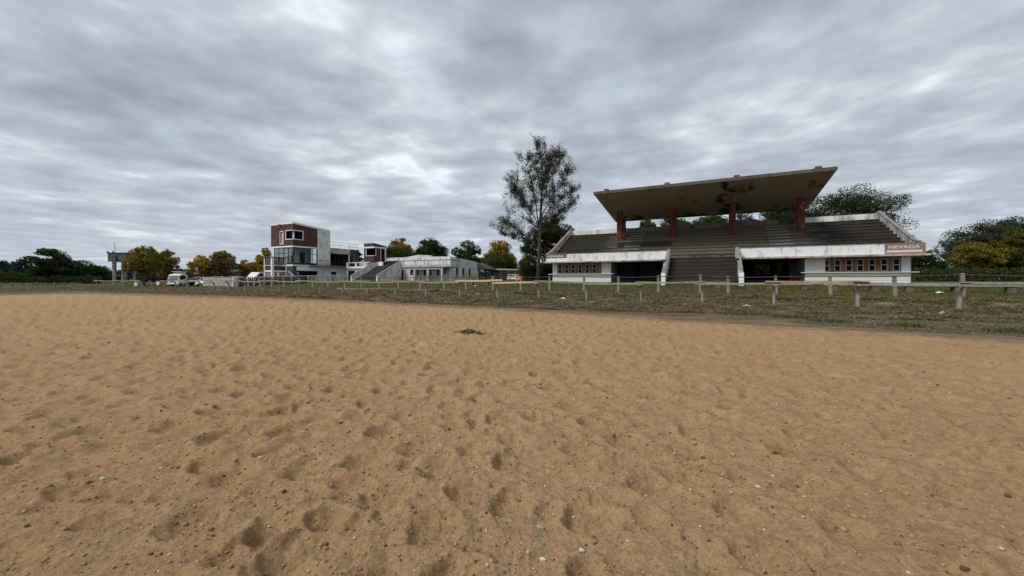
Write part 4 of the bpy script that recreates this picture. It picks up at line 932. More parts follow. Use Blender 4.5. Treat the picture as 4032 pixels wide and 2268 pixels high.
# ================================================================== VEHICLES
def wheel(parent, x, y, r, w, side):
    ty = MB().tube([(x, y - w / 2, r), (x, y + w / 2, r)], r, 14).build('wheel', 'tyre', parent, off=Vector((0, 0, 0)))
    MB().tube([(x, y + side * (w / 2 + .002), r), (x, y + side * (w / 2 + .012), r)], r * .6, 12).build('rim', 'rim', ty, off=Vector((0, 0, 0)))
def make_car(label, loc, rz, group=None):
    t = thing('parked_car', label, 'car', loc, group, rz); z = Vector((0, 0, 0)); OFF[t.name] = z
    b = MB(); w = .84   # x forward
    prof = [(-1.95, .32), (-1.98, .75), (-1.85, .98), (.95, .93), (1.55, .80), (1.92, .62), (1.95, .32)]
    b.prism(prof, 'y', -w, w)
    r0, r1 = [(-1.82, .985), (.98, .935)], [(-1.50, 1.46), (.20, 1.48)]
    b.hexa([(-1.84, -w + .02, .97), (.98, -w + .02, .93), (.98, w - .02, .93), (-1.84, w - .02, .97), (-1.42, -.62, 1.47), (.18, -.62, 1.49), (.18, .62, 1.49), (-1.42, .62, 1.47)])
    bd = b.build('body', 'car_white', t, off=z)
    for s_ in (-1, 1):
        yb_, yt_ = s_ * (w - .01), s_ * .645
        for (xa, xb, xa2, xb2) in ((-1.60, -.45, -1.32, -.45), (-.38, .72, -.38, .12)):
            q = MB().add([(xa, yb_ + s_ * .012, 1.0), (xb, yb_ + s_ * .012, .99), (xb2, yt_ + s_ * .012, 1.42), (xa2, yt_ + s_ * .012, 1.41), (xa, yb_ - s_ * .03, 1.0), (xb, yb_ - s_ * .03, .99), (xb2, yt_ - s_ * .03, 1.42), (xa2, yt_ - s_ * .03, 1.41)], [(0, 1, 2, 3), (4, 7, 6, 5), (0, 4, 5, 1), (1, 5, 6, 2), (2, 6, 7, 3), (3, 7, 4, 0)])
            q.build('side_window', 'tyre', t, off=z)
        MB().hexa([(1.80, s_ * .45, .62), (1.90, s_ * .45, .62), (1.78, s_ * .80, .62), (1.66, s_ * .80, .62), (1.62, s_ * .45, .76), (1.78, s_ * .45, .74), (1.70, s_ * .81, .76), (1.50, s_ * .81, .79)]).build('headlight', 'lamp_glass', t, off=z)
        MB().box(.62, .78, s_ * .86, s_ * 1.0, .98, 1.1).build('mirror', 'car_white', t, off=z)
        wheel(t, 1.25, s_ * .76, .31, .2, s_); wheel(t, -1.25, s_ * .76, .31, .2, s_)
    MB().hexa([(.97, -.74, .965), (1.0, -.74, .945), (1.0, .74, .945), (.97, .74, .965), (.25, -.58, 1.45), (.28, -.58, 1.46), (.28, .58, 1.46), (.25, .58, 1.45)]).build('windscreen', 'tyre', t, off=z)
    MB().hexa([(-1.88, -.7, 1.0), (-1.85, -.7, 1.0), (-1.85, .7, 1.0), (-1.88, .7, 1.0), (-1.52, -.57, 1.43), (-1.48, -.57, 1.43), (-1.48, .57, 1.43), (-1.52, .57, 1.43)]).build('rear_window', 'tyre', t, off=z)
    MB().box(1.94, 1.97, -.5, .5, .36, .5).build('grille', 'tyre', t, off=z)
    return t
def head(dx, dy): return math.atan2(C_ * 0 + (S_ * dx + C_ * dy), (C_ * dx - S_ * dy))   # camera-frame direction -> site yaw
x, y, z = onD(2030, 0, 92); make_car('white hatchback parked under the tall thin tree, behind an orange barrel', (x, y, gz(x, y)), head(.75, -.66))
for px, D, lab in ((781, 74, 'white car roof showing just right of the truck bed over the stone wall'), (821, 61, 'white car roof showing over the left part of the stone wall'), (862, 61.5, 'white car roof showing over the middle of the stone wall'), (921, 62, 'white car showing over the join of stone wall and lattice wall')):
    x, y, z = onD(px, 0, D); make_car(lab, (x, y, gz(x, y) - .02), head(.2, -1), 'cars parked behind the stone wall')
# light truck
x, y, z = onD(684, 0, 64); hx = head(0, -1)
TK = thing('truck', 'white cab light truck with a slatted flatbed parked behind the rail', 'truck', (x, y, gz(x, y) - .01), None, hx); z0 = Vector((0, 0, 0)); OFF[TK.name] = z0
b = MB(); wv = .92
b.prism([(-1.55, .55), (-1.55, 2.02), (-.35, 2.05), (-.12, 1.85), (.12, 1.15), (.14, .55)], 'y', -wv, wv); b.build('cab', 'car_white', TK, off=z0)
MB().hexa([(.115, -.80, 1.17), (.15, -.80, 1.15), (.15, .80, 1.15), (.115, .80, 1.17), (-.115, -.76, 1.84), (-.08, -.76, 1.85), (-.08, .76, 1.85), (-.115, .76, 1.84)]).build('windscreen', 'windscreen_reflection', TK, off=z0)
MB().box(.142, .17, -.82, .82, 1.06, 1.145).build('wiper_panel', 'dark_frame', TK, off=z0)
MB().box(.142, .165, -.45, .45, .70, .85).build('grille', 'dark_frame', TK, off=z0)
MB().box(.0, .26, -.96, .96, .38, .58).build('bumper', 'white_bright', TK, off=z0)
for s_ in (-1, 1):
    MB().box(.145, .18, s_ * .52, s_ * .86, .68, .86).build('headlight', 'lamp_glass', TK, off=z0)
    d_ = MB().box(-1.35, -.12, s_ * (wv + .003), s_ * (wv + .02), .62, 1.92).build('door', 'car_white', TK, off=z0)
    MB().prism([(-1.22, 1.30), (-.55, 1.12), (-.22, 1.15), (-.32, 1.82), (-1.22, 1.84)], 'y', s_ * (wv + .021), s_ * (wv + .03)).build('window', 'tyre', d_, off=z0)
    MB().box(-1.2, -1.0, s_ * (wv + .021), s_ * (wv + .04), .95, 1.02).build('handle', 'tyre', d_, off=z0)
    MB().box(-.05, .1, s_ * 1.0, s_ * 1.2, 1.35, 1.75).build('mirror', 'dark_frame', TK, off=z0)
    wheel(TK, -.75, s_ * .78, .40, .22, s_); wheel(TK, -4.3, s_ * .74, .40, .38, s_)
MB().hexa([(-1.5, -.7, 2.07), (-.6, -.7, 2.07), (-.6, .7, 2.07), (-1.5, .7, 2.07), (-1.5, -.7, 2.45), (-1.25, -.7, 2.45), (-1.25, .7, 2.45), (-1.5, .7, 2.45)]).build('roof_box', 'white_bright', TK, off=z0)
MB().box(-1.7, -.5, -.85, .85, 2.47, 2.53).build('roof_rack', 'white_bright', TK, off=z0)
MB().box(-5.3, -1.65, -.95, .95, .82, .95).build('flatbed', 'truck_bed', TK, off=z0)
MB().box(-5.2, -1.6, -.4, .4, .5, .8).build('chassis', 'tyre', TK, off=z0)
MB().box(-1.75, -1.66, -.95, .95, .95, 2.05).build('headboard', 'truck_bed', TK, off=z0)
for s_ in (-1, 1):
    for k in range(3): MB().box(-5.3, -1.76, s_ * .90, s_ * .95, 1.0 + k * .19, 1.15 + k * .19).build('side_slat', 'truck_bed', TK, off=z0)
for k in range(3): MB().box(-5.3, -5.25, -.89, .89, 1.0 + k * .19, 1.15 + k * .19).build('tail_slat', 'truck_bed', TK, off=z0)
# van behind the hut
x, y, z = onD(1016, 0, 69); VN = thing('van', 'white van with a broad pale windscreen standing left of the lookout hut', 'van', (x, y, gz(x, y)), None, head(-.25, -.97)); OFF[VN.name] = z0
MB().prism([(-2.6, .4), (-2.6, 2.2), (.5, 2.25), (1.5, 1.28), (2.15, 1.05), (2.2, .4)], 'y', -.95, .95).build('body', 'car_white', VN, off=z0)
MB().hexa([(1.46, -.85, 1.34), (1.5, -.85, 1.32), (1.5, .85, 1.32), (1.46, .85, 1.34), (.60, -.80, 2.17), (.64, -.80, 2.18), (.64, .80, 2.18), (.60, .80, 2.17)]).build('windscreen', 'lamp_glass', VN, off=z0)
for s_ in (-1, 1):
    MB().prism([(-.3, 1.35), (1.2, 1.35), (.45, 2.05), (-.3, 2.05)], 'y', s_ * .952, s_ * .965).build('side_window', 'tyre', VN, off=z0)
    MB().box(2.12, 2.22, s_ * .5, s_ * .85, .75, .95).build('headlight', 'lamp_glass', VN, off=z0)
    wheel(VN, 1.45, s_ * .85, .34, .22, s_); wheel(VN, -1.7, s_ * .85, .34, .22, s_)
# orange barrel-type barrier with a notice
x, y, z = onD(2037, 0, 52); zg_ = gz(x, y)
OB = thing('traffic_barrel', 'orange barrel carrying a pale notice board in front of the white hatchback', 'barrel', (x, y, zg_)); OFF[OB.name] = z0
OB.rotation_euler = (0, 0, YAW)
MB().tube([(0, 0, -.05), (0, 0, .14), (0, 0, .15), (0, 0, .30)], [.30, .30, .24, .23], 14).build('base', 'orange', OB, off=z0)
MB().tube([(0, 0, .301), (0, 0, .80)], [.20, .19], 14).build('body', 'panel_pale', OB, off=z0)
MB().tube([(0, 0, .801), (0, 0, .84), (0, 0, 1.0), (0, 0, 1.03)], [.21, .26, .25, .18], 14).build('top', 'orange', OB, off=z0)
nb2 = MB().box(-.21, .21, -.25, -.215, .32, .82).build('notice_board', 'panel_pale', OB, off=z0)
for k in range(2): MB().box(-.15, .15, -.262, -.252, .46 + k * .16, .54 + k * .16).build('stripe', 'panel_green', nb2, off=z0)

# ================================================================== WATER TANK, SIGNS, SHEDS
x, y, _ = onD(484, 0, 76); zt_ = lambda py: EYE + (1100 - py) / F * 76
WT = thing('water_tank', 'tall dark concrete water tank on legs beside the yellow trees', 'water tank', (x, y, gz(x, y)), None, YAW); OFF[WT.name] = z0
zo = gz(x, y)
MB().box(-1.65, 1.9, -1.3, 1.5, zt_(1031) - zo, zt_(999) - zo).build('tank', 'tank_concrete', WT, off=z0)
MB().box(-1.75, 2.0, -1.4, 1.6, zt_(999) - zo + .003, zt_(996) - zo).build('tank_lid', 'concrete_dark', WT, off=z0)
for xx in (-1.55, -.5): MB().box(xx - .12, xx + .12, -1.5, -1.25, zt_(999) - zo + .01, zt_(992) - zo).build('lifting_lug', 'concrete_dark', WT, off=z0)
for (xx, yy_) in ((-.75, -.9), (.95, -.9), (-.6, 1.1), (1.2, 1.1)): MB().box(xx - .19, xx + .19, yy_ - .19, yy_ + .19, -.3, zt_(1031) - zo - .003).build('leg', 'post_concrete', WT, off=z0)
for k in range(3): MB().box(-.48, .68, -.95, -.85, .8 + k * 1.0, 1.0 + k * 1.0).build('brace', 'concrete_dark', WT, off=z0)
lb = MB().box(-.45, .30, -1.62, -1.52, zt_(1061) - zo, zt_(1012) - zo).build('upright_board', 'dark_frame', WT, off=z0); lb['label'] = 'dark upright board with four pale squares'
for k in range(4):
    zc_ = zt_(1020 + 11.5 * k) - zo; MB().box(-.28, -.03, -1.64, -1.625, zc_ - .2, zc_ + .18).build('letter_panel', 'concrete', lb, off=z0); MB().box(.02, .15, -1.64, -1.625, zc_ - .2, zc_ + .18).build('letter_panel', 'concrete', lb, off=z0)
MB().tube([(.05, -1.45, -.3), (-.05, -1.45, zt_(1012) - zo), (-.12, -1.45, zt_(955) - zo)], [.05, .05, .035], 6).build('mast', 'grey_metal', WT, off=z0)
MB().bar((-.38, -1.45, zt_(958) - zo), (-.1, -1.45, zt_(957) - zo), .04, .04).build('mast_arm', 'grey_metal', WT, off=z0)
for px, py, pw, D, lab in ((535, 1124, 10, 60, 'small white box on a stand near the water tank'), (622, 1123, 11, 66, 'small white marker panel left of the truck')):
    x, y, _ = onD(px, 0, D); zb_ = gz(x, y); w_ = pw / F * D / 2
    s_ = thing('marker_panel', lab, 'panel', (x, y, zb_), None, YAW); OFF[s_.name] = z0
    MB().box(-w_, w_, -.06, .06, .25, .85).build('panel', 'white_bright', s_, off=z0)
    MB().box(-w_ * 1.1, w_ * 1.1, -.1, .1, .853, .95).build('panel_cap', 'concrete', s_, off=z0)
    for q in (-.6, .6): MB().box(w_ * q - .03, w_ * q + .03, -.03, .03, -.2, .249).build('leg', 'grey_metal', s_, off=z0)
# thatch-brown low house behind the stone wall
x, y, _ = onD(890, 0, 96); zb_ = gz(x, y)
HB = thing('low_house', 'low brown roofed house half hidden behind the yellow trees', 'house', (x, y, zb_), None, YAW); OFF[HB.name] = z0
MB().box(-4.6, 4.6, -2.5, 2.5, -.3, 1.9).build('wall', 'white_stained', HB, off=z0)
MB().prism([(-3.0, 1.75), (3.0, 1.75), (0, 3.35)], 'x', -5.0, 5.0).build('roof', 'roof_thatch', HB, off=z0)
for k in range(3): MB().box(-3.4 + k * 2.6, -2.3 + k * 2.6, -2.56, -2.503, .6, 1.5).build('window', 'dark_frame', HB, off=z0)
# dark timber shed right of the small stand
x0_, y0_, _ = onD(1878, 0, 92); x1_, y1_, _ = onD(2034, 0, 96)
SH = thing('timber_shed', 'long dark timber shed with pale flat roof edge between the stands', 'shed', ((x0_ + x1_) / 2, (y0_ + y1_) / 2, gz(x0_, y0_)))
zs = gz(x0_, y0_)
MB().hexa([(x0_, y0_ - .5, zs + 2.55), (x1_, y1_ - .5, zs + 2.45), (x1_ + 1, y1_ + 4, zs + 2.75), (x0_ + 1, y0_ + 4, zs + 2.85), (x0_, y0_ - .5, zs + 2.68), (x1_, y1_ - .5, zs + 2.58), (x1_ + 1, y1_ + 4, zs + 2.9), (x0_ + 1, y0_ + 4, zs + 3.0)]).build('roof', 'concrete', SH)
MB().prism([(x0_ - .2, zs + 2.69), (x0_ + 3.6, zs + 2.69), (x0_ - .2, zs + 4.3)], 'y', y0_ - .3, y0_ + 3.5).build('gable', 'wood_dark', SH)
nb3 = 16
for k in range(nb3):
    t0, t1 = k / nb3, (k + .88) / nb3
    if k in (5, 9, 12): continue
    xa, xb = x0_ + (x1_ - x0_) * t0, x0_ + (x1_ - x0_) * t1; ya, yb = y0_ + (y1_ - y0_) * t0, y0_ + (y1_ - y0_) * t1
    MB().hexa([(xa, ya, zs - .2), (xb, yb, zs - .2), (xb, yb + .1, zs - .2), (xa, ya + .1, zs - .2), (xa, ya, zs + random.uniform(1.6, 2.3)), (xb, yb, zs + random.uniform(1.6, 2.3)), (xb, yb + .1, zs + 1.9), (xa, ya + .1, zs + 1.9)]).build('board', 'concrete_dark' if k % 3 else 'wood_dark', SH)
for k in (0, 5, 9, 12, 15):
    t0 = (k + .5) / nb3; xa, ya = x0_ + (x1_ - x0_) * t0, y0_ + (y1_ - y0_) * t0; MB().box(xa - .12, xa + .12, ya - .25, ya - .01, zs - .2, zs + 2.45).build('post', 'post_concrete', SH)
MB().box(min(x0_, x1_), max(x0_, x1_), max(y0_, y1_) + 3.2, max(y0_, y1_) + 3.4, zs - .2, zs + 2.4).build('rear_wall', 'dark_room', SH)

# ================================================================== TREES
def leaf_quads(P_, size, upbias=.35):
    n = len(P_); nrm = rng.normal(size=(n, 3)); nrm[:, 2] += upbias; nrm /= np.linalg.norm(nrm, axis=1, keepdims=True)
    t1 = np.cross(nrm, rng.normal(size=(n, 3))); t1 /= np.linalg.norm(t1, axis=1, keepdims=True); t2 = np.cross(nrm, t1)
    s = (size * (.6 + .8 * rng.random(n)))[:, None]
    V = np.stack([P_ - t1 * s, P_ - t2 * s * .55, P_ + t1 * s, P_ + t2 * s * .55], 1).reshape(-1, 3)
    return V, np.arange(n * 4).reshape(-1, 4)
def limb(mb, a, b, r0, r1, bow=.12, n=5):
    a, b = Vector(a), Vector(b); Ln = (b - a).length; side = Vector((random.uniform(-1, 1), random.uniform(-1, 1), random.uniform(.2, 1))) * Ln * bow
    pts = [a + (b - a) * (i / n) + side * math.sin(math.pi * i / n) + Vector((random.uniform(-1, 1), random.uniform(-1, 1), 0)) * Ln * .015 for i in range(n + 1)]
    mb.tube(pts, [r0 + (r1 - r0) * i / n for i in range(n + 1)], 6); return pts
def tree(name, label, cx, ytop, pw, D, mat, crown_lo=.22, dens=1.0, lobes=26, group=None, flat=.8, bark='bark', gaps=.30, leaf=.82, tr=1.0):
    x, y, _ = onD(cx, 0, D); zb_ = float(ground_z(np.array([x]), np.array([y]), False)[0])
    h = EYE + (HY - ytop) / F * D - zb_; w = pw / F * D / 2
    t = thing(name, label, 'tree', (x, y, zb_), group); OFF[t.name] = z0
    lo = h * crown_lo; cz, rz = (h + lo) / 2, (h - lo) / 2
    mb = MB(); rt = (.035 * h * .5 + .06) * tr
    mb.tube([(0, 0, -.4), (random.uniform(-.1, .1), 0, h * .15), (random.uniform(-.2, .2), random.uniform(-.2, .2), h * .38), (random.uniform(-.3, .3), 0, h * .72)], [rt * 1.25, rt, rt * .75, rt * .2], 8)
    cs = []
    for k in range(lobes):
        for _ in range(30):
            q = rng.uniform(-1, 1, 3)
            if np.linalg.norm(q) < 1 and (k % 3 == 0 or np.linalg.norm(q) > .62): break
        rr = rng.uniform(.22, .40) * min(w, rz * 1.5)
        c = np.array([q[0] * (w - rr * .85), q[1] * (w - rr * .85), cz + q[2] * (rz - rr * flat * .8)])
        cs.append((c, rr))
        if k < 9: limb(mb, (0, 0, h * random.uniform(.2, .5)), c, rt * .5, rt * .12)
    # make the outline reach its extremes
    rr = .36 * min(w, rz * 1.5)
    cs += [(np.array([w - rr, 0, cz + rng.uniform(-.3, .2) * rz]), rr), (np.array([-w + rr, 0, cz + rng.uniform(-.3, .2) * rz]), rr), (np.array([rng.uniform(-.2, .2) * w, 0, h - rr * flat]), rr)]
    mb.build('trunk', bark, t, smooth=True, off=z0)
    apx = (pw / 3.94) * (rz * 2 / D * F / 3.94); n = int(np.clip(apx * 16 * dens, 3000, 52000))
    sub = []
    for c, rr_ in cs:
        for _ in range(3):
            q = rng.normal(size=3); q /= np.linalg.norm(q); sub.append((c + q * rr_ * np.array([.85, .85, .85 * flat]), rr_ * rng.uniform(.28, .5)))
    cs += sub
    vol = np.array([r_ ** 2 for _, r_ in cs]); pk = rng.choice(len(cs), n * 2, p=vol / vol.sum())
    C = np.array([c for c, _ in cs])[pk]; Rr = np.array([r_ for _, r_ in cs])[pk]
    d = rng.normal(size=(n * 2, 3)); d /= np.linalg.norm(d, axis=1, keepdims=True)
    rad = Rr * (.35 + .72 * rng.random(n * 2) ** .6)
    P_ = C + d * rad[:, None] * np.array([1, 1, flat])
    k_ = 2.2 / max(w * .32, .6)
    g = np.sin(P_[:, 0] * k_ * 2.1 + 1.3) * np.sin(P_[:, 1] * k_ * 2.3 + .7) + np.sin(P_[:, 2] * k_ * 2.7 + P_[:, 0] * k_) * .8 + rng.normal(size=n * 2) * .35
    P_ = P_[g > np.quantile(g, gaps)][:n]; P_ = P_[P_[:, 2] > lo * .6]
    V, Fq = leaf_quads(P_, np.full(len(P_), D * .0021 * leaf))
    c_ = fastmesh('crown', V, Fq, mat, parent=t); return t
TL = [
 ('broad dark evergreen tree with a domed crown at far left', 190, 977, 145, 95, 'leaf_dark', dict(crown_lo=.12, lobes=46, flat=.55, gaps=.18)),
 ('lower dark evergreen tree right of the domed one', 325, 1024, 165, 98, 'leaf_dark', dict(crown_lo=.02, lobes=34, flat=.55)),
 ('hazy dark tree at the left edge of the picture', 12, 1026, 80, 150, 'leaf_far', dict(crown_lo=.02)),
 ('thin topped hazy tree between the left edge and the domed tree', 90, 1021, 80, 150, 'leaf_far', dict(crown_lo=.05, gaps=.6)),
 ('yellow green tree directly right of the water tank', 566, 968, 135, 71, 'leaf_olive', dict(crown_lo=.16, gaps=.42)),
 ('smaller yellow green tree above the truck cab', 660, 984, 100, 92, 'leaf_olive', dict(crown_lo=.14, gaps=.45)),
 ('yellow tree above the truck bed', 795, 1004, 112, 92, 'leaf_yellow', dict(crown_lo=.16, gaps=.42)),
 ('tallest brown and yellow tree behind the stone wall', 882, 986, 108, 92, 'leaf_brown', dict(crown_lo=.14, gaps=.42)),
 ('small yellow tree behind the start of the lattice wall', 962, 1022, 72, 96, 'leaf_yellow', dict(crown_lo=.2, gaps=.42)),
 ('small greyish tree just left of the white van', 1002, 1030, 60, 110, 'leaf_brown', dict(crown_lo=.2, gaps=.55)),
 ('bright yellow tree beside the brick tower', 1048, 976, 78, 90, 'leaf_yellow', dict(crown_lo=.2, gaps=.42)),
 ('dark tree peeping between tower wing and booth', 1413, 993, 62, 112, 'leaf_dark', dict(crown_lo=.05)),
 ('rusty brown tree behind the small stand back wall', 1580, 938, 160, 112, 'leaf_brown', dict(crown_lo=.12, dens=1.2)),
 ('low dark green tree right of the brick booth', 1560, 975, 200, 100, 'leaf_dark', dict(crown_lo=.05, flat=.55)),
 ('round dark green tree behind the small stand', 1690, 936, 165, 108, 'leaf_dark', dict(crown_lo=.05, lobes=34, gaps=.22)),
 ('dark green tree above the small stand flank', 1838, 946, 145, 112, 'leaf_dark', dict(crown_lo=.03, gaps=.22)),
 ('golden topped tree behind the timber shed', 1960, 946, 150, 128, 'leaf_yellow', dict(crown_lo=.1)),
 ('green tree over the timber shed', 1962, 986, 160, 106, 'leaf_green', dict(crown_lo=.1)),
 ('dark bushy tree behind the tall thin tree', 2160, 848, 235, 78, 'leaf_dark', dict(crown_lo=.04, lobes=26)),
 ('dark small tree at the left corner of the grandstand', 2085, 1000, 110, 74, 'leaf_green', dict(crown_lo=.1)),
 ('leafy tree top left behind the grandstand back wall', 2545, 864, 128, 88, 'leaf_green', dict(crown_lo=.3)),
 ('leafy tree top second behind the back wall', 2660, 852, 189, 90, 'leaf_green', dict(crown_lo=.3)),
 ('leafy tree top behind the middle of the back wall', 2790, 838, 202, 86, 'leaf_green', dict(crown_lo=.3)),
 ('pale leafy tree top right of the third red column', 2940, 832, 175, 84, 'leaf_grey', dict(crown_lo=.3)),
 ('dark tree top near the right end of the roof', 3085, 796, 229, 82, 'leaf_dark', dict(crown_lo=.3)),
 ('huge dark spreading tree rising behind the right end of the grandstand', 3340, 728, 400, 80, 'leaf_dark', dict(crown_lo=.2, lobes=90, flat=.45, dens=1.3, gaps=.22)),
 ('dark shrubby tree just right of the grandstand wall', 3625, 985, 150, 60, 'leaf_dark', dict(crown_lo=.03, flat=.6)),
 ('grey green tree with ragged top behind the yellow one at right', 3862, 864, 285, 74, 'leaf_grey', dict(crown_lo=.1, lobes=34, gaps=.42)),
 ('dark green tree cut by the right picture edge', 4010, 852, 230, 80, 'leaf_dark', dict(crown_lo=.1, lobes=24)),
 ('bright yellow tree at the right of the grandstand', 3845, 952, 165, 58, 'leaf_olive', dict(crown_lo=.2, gaps=.40)),
 ('yellow green tree at the right picture edge', 3990, 903, 170, 57, 'leaf_moss', dict(crown_lo=.12, gaps=.36)),
]
for lab, cx, yt, pw, D, mat, kw in TL: tree('tree', lab, cx, yt, pw, D, mat, **kw)
# tall thin half-bare tree
D = 66; x, y, _ = onD(2118, 0, D); zb_ = gz(x, y)
TT = thing('tree', 'tall thin half bare tree with sparse leaves left of the grandstand', 'tree', (x, y, zb_)); OFF[TT.name] = z0; TT.rotation_euler = (0, 0, YAW)
mb = MB(); tips = []; allpts = []
h = (1110 - 592) / F * D
def grow(p, d, ln, r, depth):
    pts = [p]; n = 5; q = Vector(p); dd = Vector(d)
    for i in range(n):
        dd = (dd + Vector((random.uniform(-.10, .10), random.uniform(-.10, .10), .05))).normalized(); q = q + dd * ln / n; pts.append(q.copy())
    mb.tube(pts, [r * (1 - .75 * i / n) for i in range(n + 1)], 6 if r > .05 else 4)
    if depth >= 2: tips.extend([(pts[i], depth) for i in range(3, n + 1)])
    if depth < 3:
        for k in range(5 if depth == 1 else 6):
            i = random.randint(1 if depth else 2, n); a = random.uniform(0, 6.28); sp = random.uniform(.45, .95)
            nd = (dd + Vector((math.cos(a), math.sin(a), random.uniform(-.1, .25))) * sp).normalized(); grow(pts[i], nd, ln * random.uniform(.30, .46), r * (1 - .75 * i / n) * .6 + .008, depth + 1)
px2 = lambda p_: (p_ - 2118) / F * D; pz2 = lambda p_: (1110 - p_) / F * D
main = [(0, 0, -.5), (px2(2122), 0, pz2(1000)), (px2(2126), 0, pz2(890)), (px2(2132), .2, pz2(780)), (px2(2146), .2, pz2(680)), (px2(2150), 0, pz2(600))]
mb.tube(main, [.34, .26, .20, .15, .09, .03], 8)
for (sx, sy, ex, ey, r0) in ((2122, 960, 2030, 770, .13), (2126, 900, 2075, 660, .15), (2122, 985, 2000, 880, .11), (2128, 870, 2110, 640, .15), (2130, 820, 2200, 640, .14), (2128, 860, 2230, 700, .13), (2126, 900, 2235, 820, .10), (2130, 830, 2165, 630, .13), (2122, 1000, 1985, 930, .09), (2136, 740, 2190, 610, .10), (2140, 720, 2120, 600, .10), (2124, 930, 2185, 880, .08), (2126, 880, 2250, 760, .10), (2126, 900, 2020, 730, .11)):
    yo = random.uniform(-3, 3); a, b = Vector((px2(sx), 0, pz2(sy))), Vector((px2(ex), yo, pz2(ey)))
    pts = limb(mb, a, b, r0 * .8, r0 * .25, .06, 6); allpts.extend(pts[1:])
    for i in range(2, 7):
        for k in range(3 if i < 6 else 5):
            an = random.uniform(0, 6.28); dv = ((b - a).normalized() * .9 + Vector((math.cos(an), math.sin(an), random.uniform(-.2, .5))) * .8).normalized()
            grow(pts[i], dv, random.uniform(1.0, 2.4), r0 * .3, 2)
cc = []
def blob(cx_, cy_, rx_, ry_, n):
    for _ in range(n):
        a_ = random.uniform(0, 6.28); q_ = random.random() ** .45
        cc.append(Vector((px2(cx_ + rx_ * q_ * math.cos(a_)), random.uniform(-1, 1) * rx_ / F * D * .8, pz2(cy_ + ry_ * q_ * math.sin(a_)))))
blob(2145, 700, 118, 92, 190); blob(2100, 770, 80, 60, 70); blob(2205, 800, 70, 55, 60); blob(2030, 790, 48, 55, 55); blob(2020, 905, 52, 34, 45); blob(2090, 870, 60, 50, 40); blob(2180, 870, 50, 40, 30)
lp = [q for q, _ in tips] + allpts
LPA = np.array([tuple(q) for q in lp])
for c_ in cc:
    dd_ = np.linalg.norm(LPA - np.array(tuple(c_)), axis=1) + np.maximum(LPA[:, 2] - c_.z, 0) * 1.5; a_ = lp[int(dd_.argmin())]
    mb.tube([a_, (a_ + c_) / 2 + Vector((0, 0, .12)), c_], [.020, .014, .008], 4); tips.append((c_, 3)); tips.append(((a_ + c_) / 2, 3)); tips.append((c_ + Vector((random.uniform(-.4, .4), random.uniform(-.4, .4), random.uniform(-.2, .4))), 3))
mb.build('trunk', 'bark_pale', TT, smooth=True, off=z0)
tp = np.array([tuple(q) for q, dpt in tips]); tp = tp[rng.random(len(tp)) < .66]
n_per = 11; cl_ = np.repeat(tp, n_per, 0) + rng.normal(size=(len(tp) * n_per, 3)) * .22
V, Fq = leaf_quads(cl_, np.full(len(cl_), .092), .1); fastmesh('crown', V, Fq, 'leaf_poplar', parent=TT)

# far woodland and undergrowth that read as one mass
def mass(name, label, segs, n, mat, size, kind='stuff'):
    pts = []
    for (xa, xb, D0, D1, yt0, yt1, rough) in segs:
        m_ = n // len(segs); px = rng.uniform(xa, xb, m_); f_ = (px - xa) / (xb - xa); D = D0 + (D1 - D0) * f_ + rng.normal(size=m_) * 2.0
        a = (px - CX) / F; X = D * (a * C_ - S_); Y = D * (a * S_ + C_)
        top = (HY - (yt0 + (yt1 - yt0) * f_)) / F * D + EYE; zb2 = ground_z(X, Y, False)
        hgt = (top - zb2) * (.70 + rough * fbm(px * .045, px * 0 + 2.2, 77, 4)); z = zb2 + hgt * rng.random(m_) ** .75
        pts.append(np.stack([X, Y, z], -1))
    P_ = np.concatenate(pts); V, Fq = leaf_quads(P_, np.full(len(P_), size)); o = fastmesh(name, V, Fq, mat, kind=kind)
    return tag(o, label, 'vegetation')
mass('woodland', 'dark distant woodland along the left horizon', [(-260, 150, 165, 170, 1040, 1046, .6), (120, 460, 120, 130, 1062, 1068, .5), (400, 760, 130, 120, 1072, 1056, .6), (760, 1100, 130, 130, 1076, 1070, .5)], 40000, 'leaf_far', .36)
mass('thicket', 'dark thicket below the evergreen trees at far left', [(-200, 120, 108, 108, 1066, 1070, .6), (120, 400, 94, 96, 1086, 1086, .6)], 16000, 'leaf_dark', .2)
mass('undergrowth', 'dark undergrowth below the trees right of the grandstand', [(3590, 4300, 54, 50, 1066, 1050, .8), (3560, 4300, 62, 60, 1030, 1010, .8)], 22000, 'leaf_dark', .14)
mass('shrubbery', 'dark shrubs below the trees between the two stands', [(1870, 2200, 112, 100, 1052, 1040, .7), (2060, 2190, 84, 78, 1070, 1070, .6), (1480, 1800, 125, 125, 1040, 1030, .6)], 16000, 'leaf_dark', .27)
mass('rear_hedge', 'dark greenery seen through the openings behind the grandstand', [(2250, 3600, 95, 72, 950, 930, .5), (2930, 3120, 58, 55, 1000, 1000, .5)], 22000, 'leaf_dark', .25)

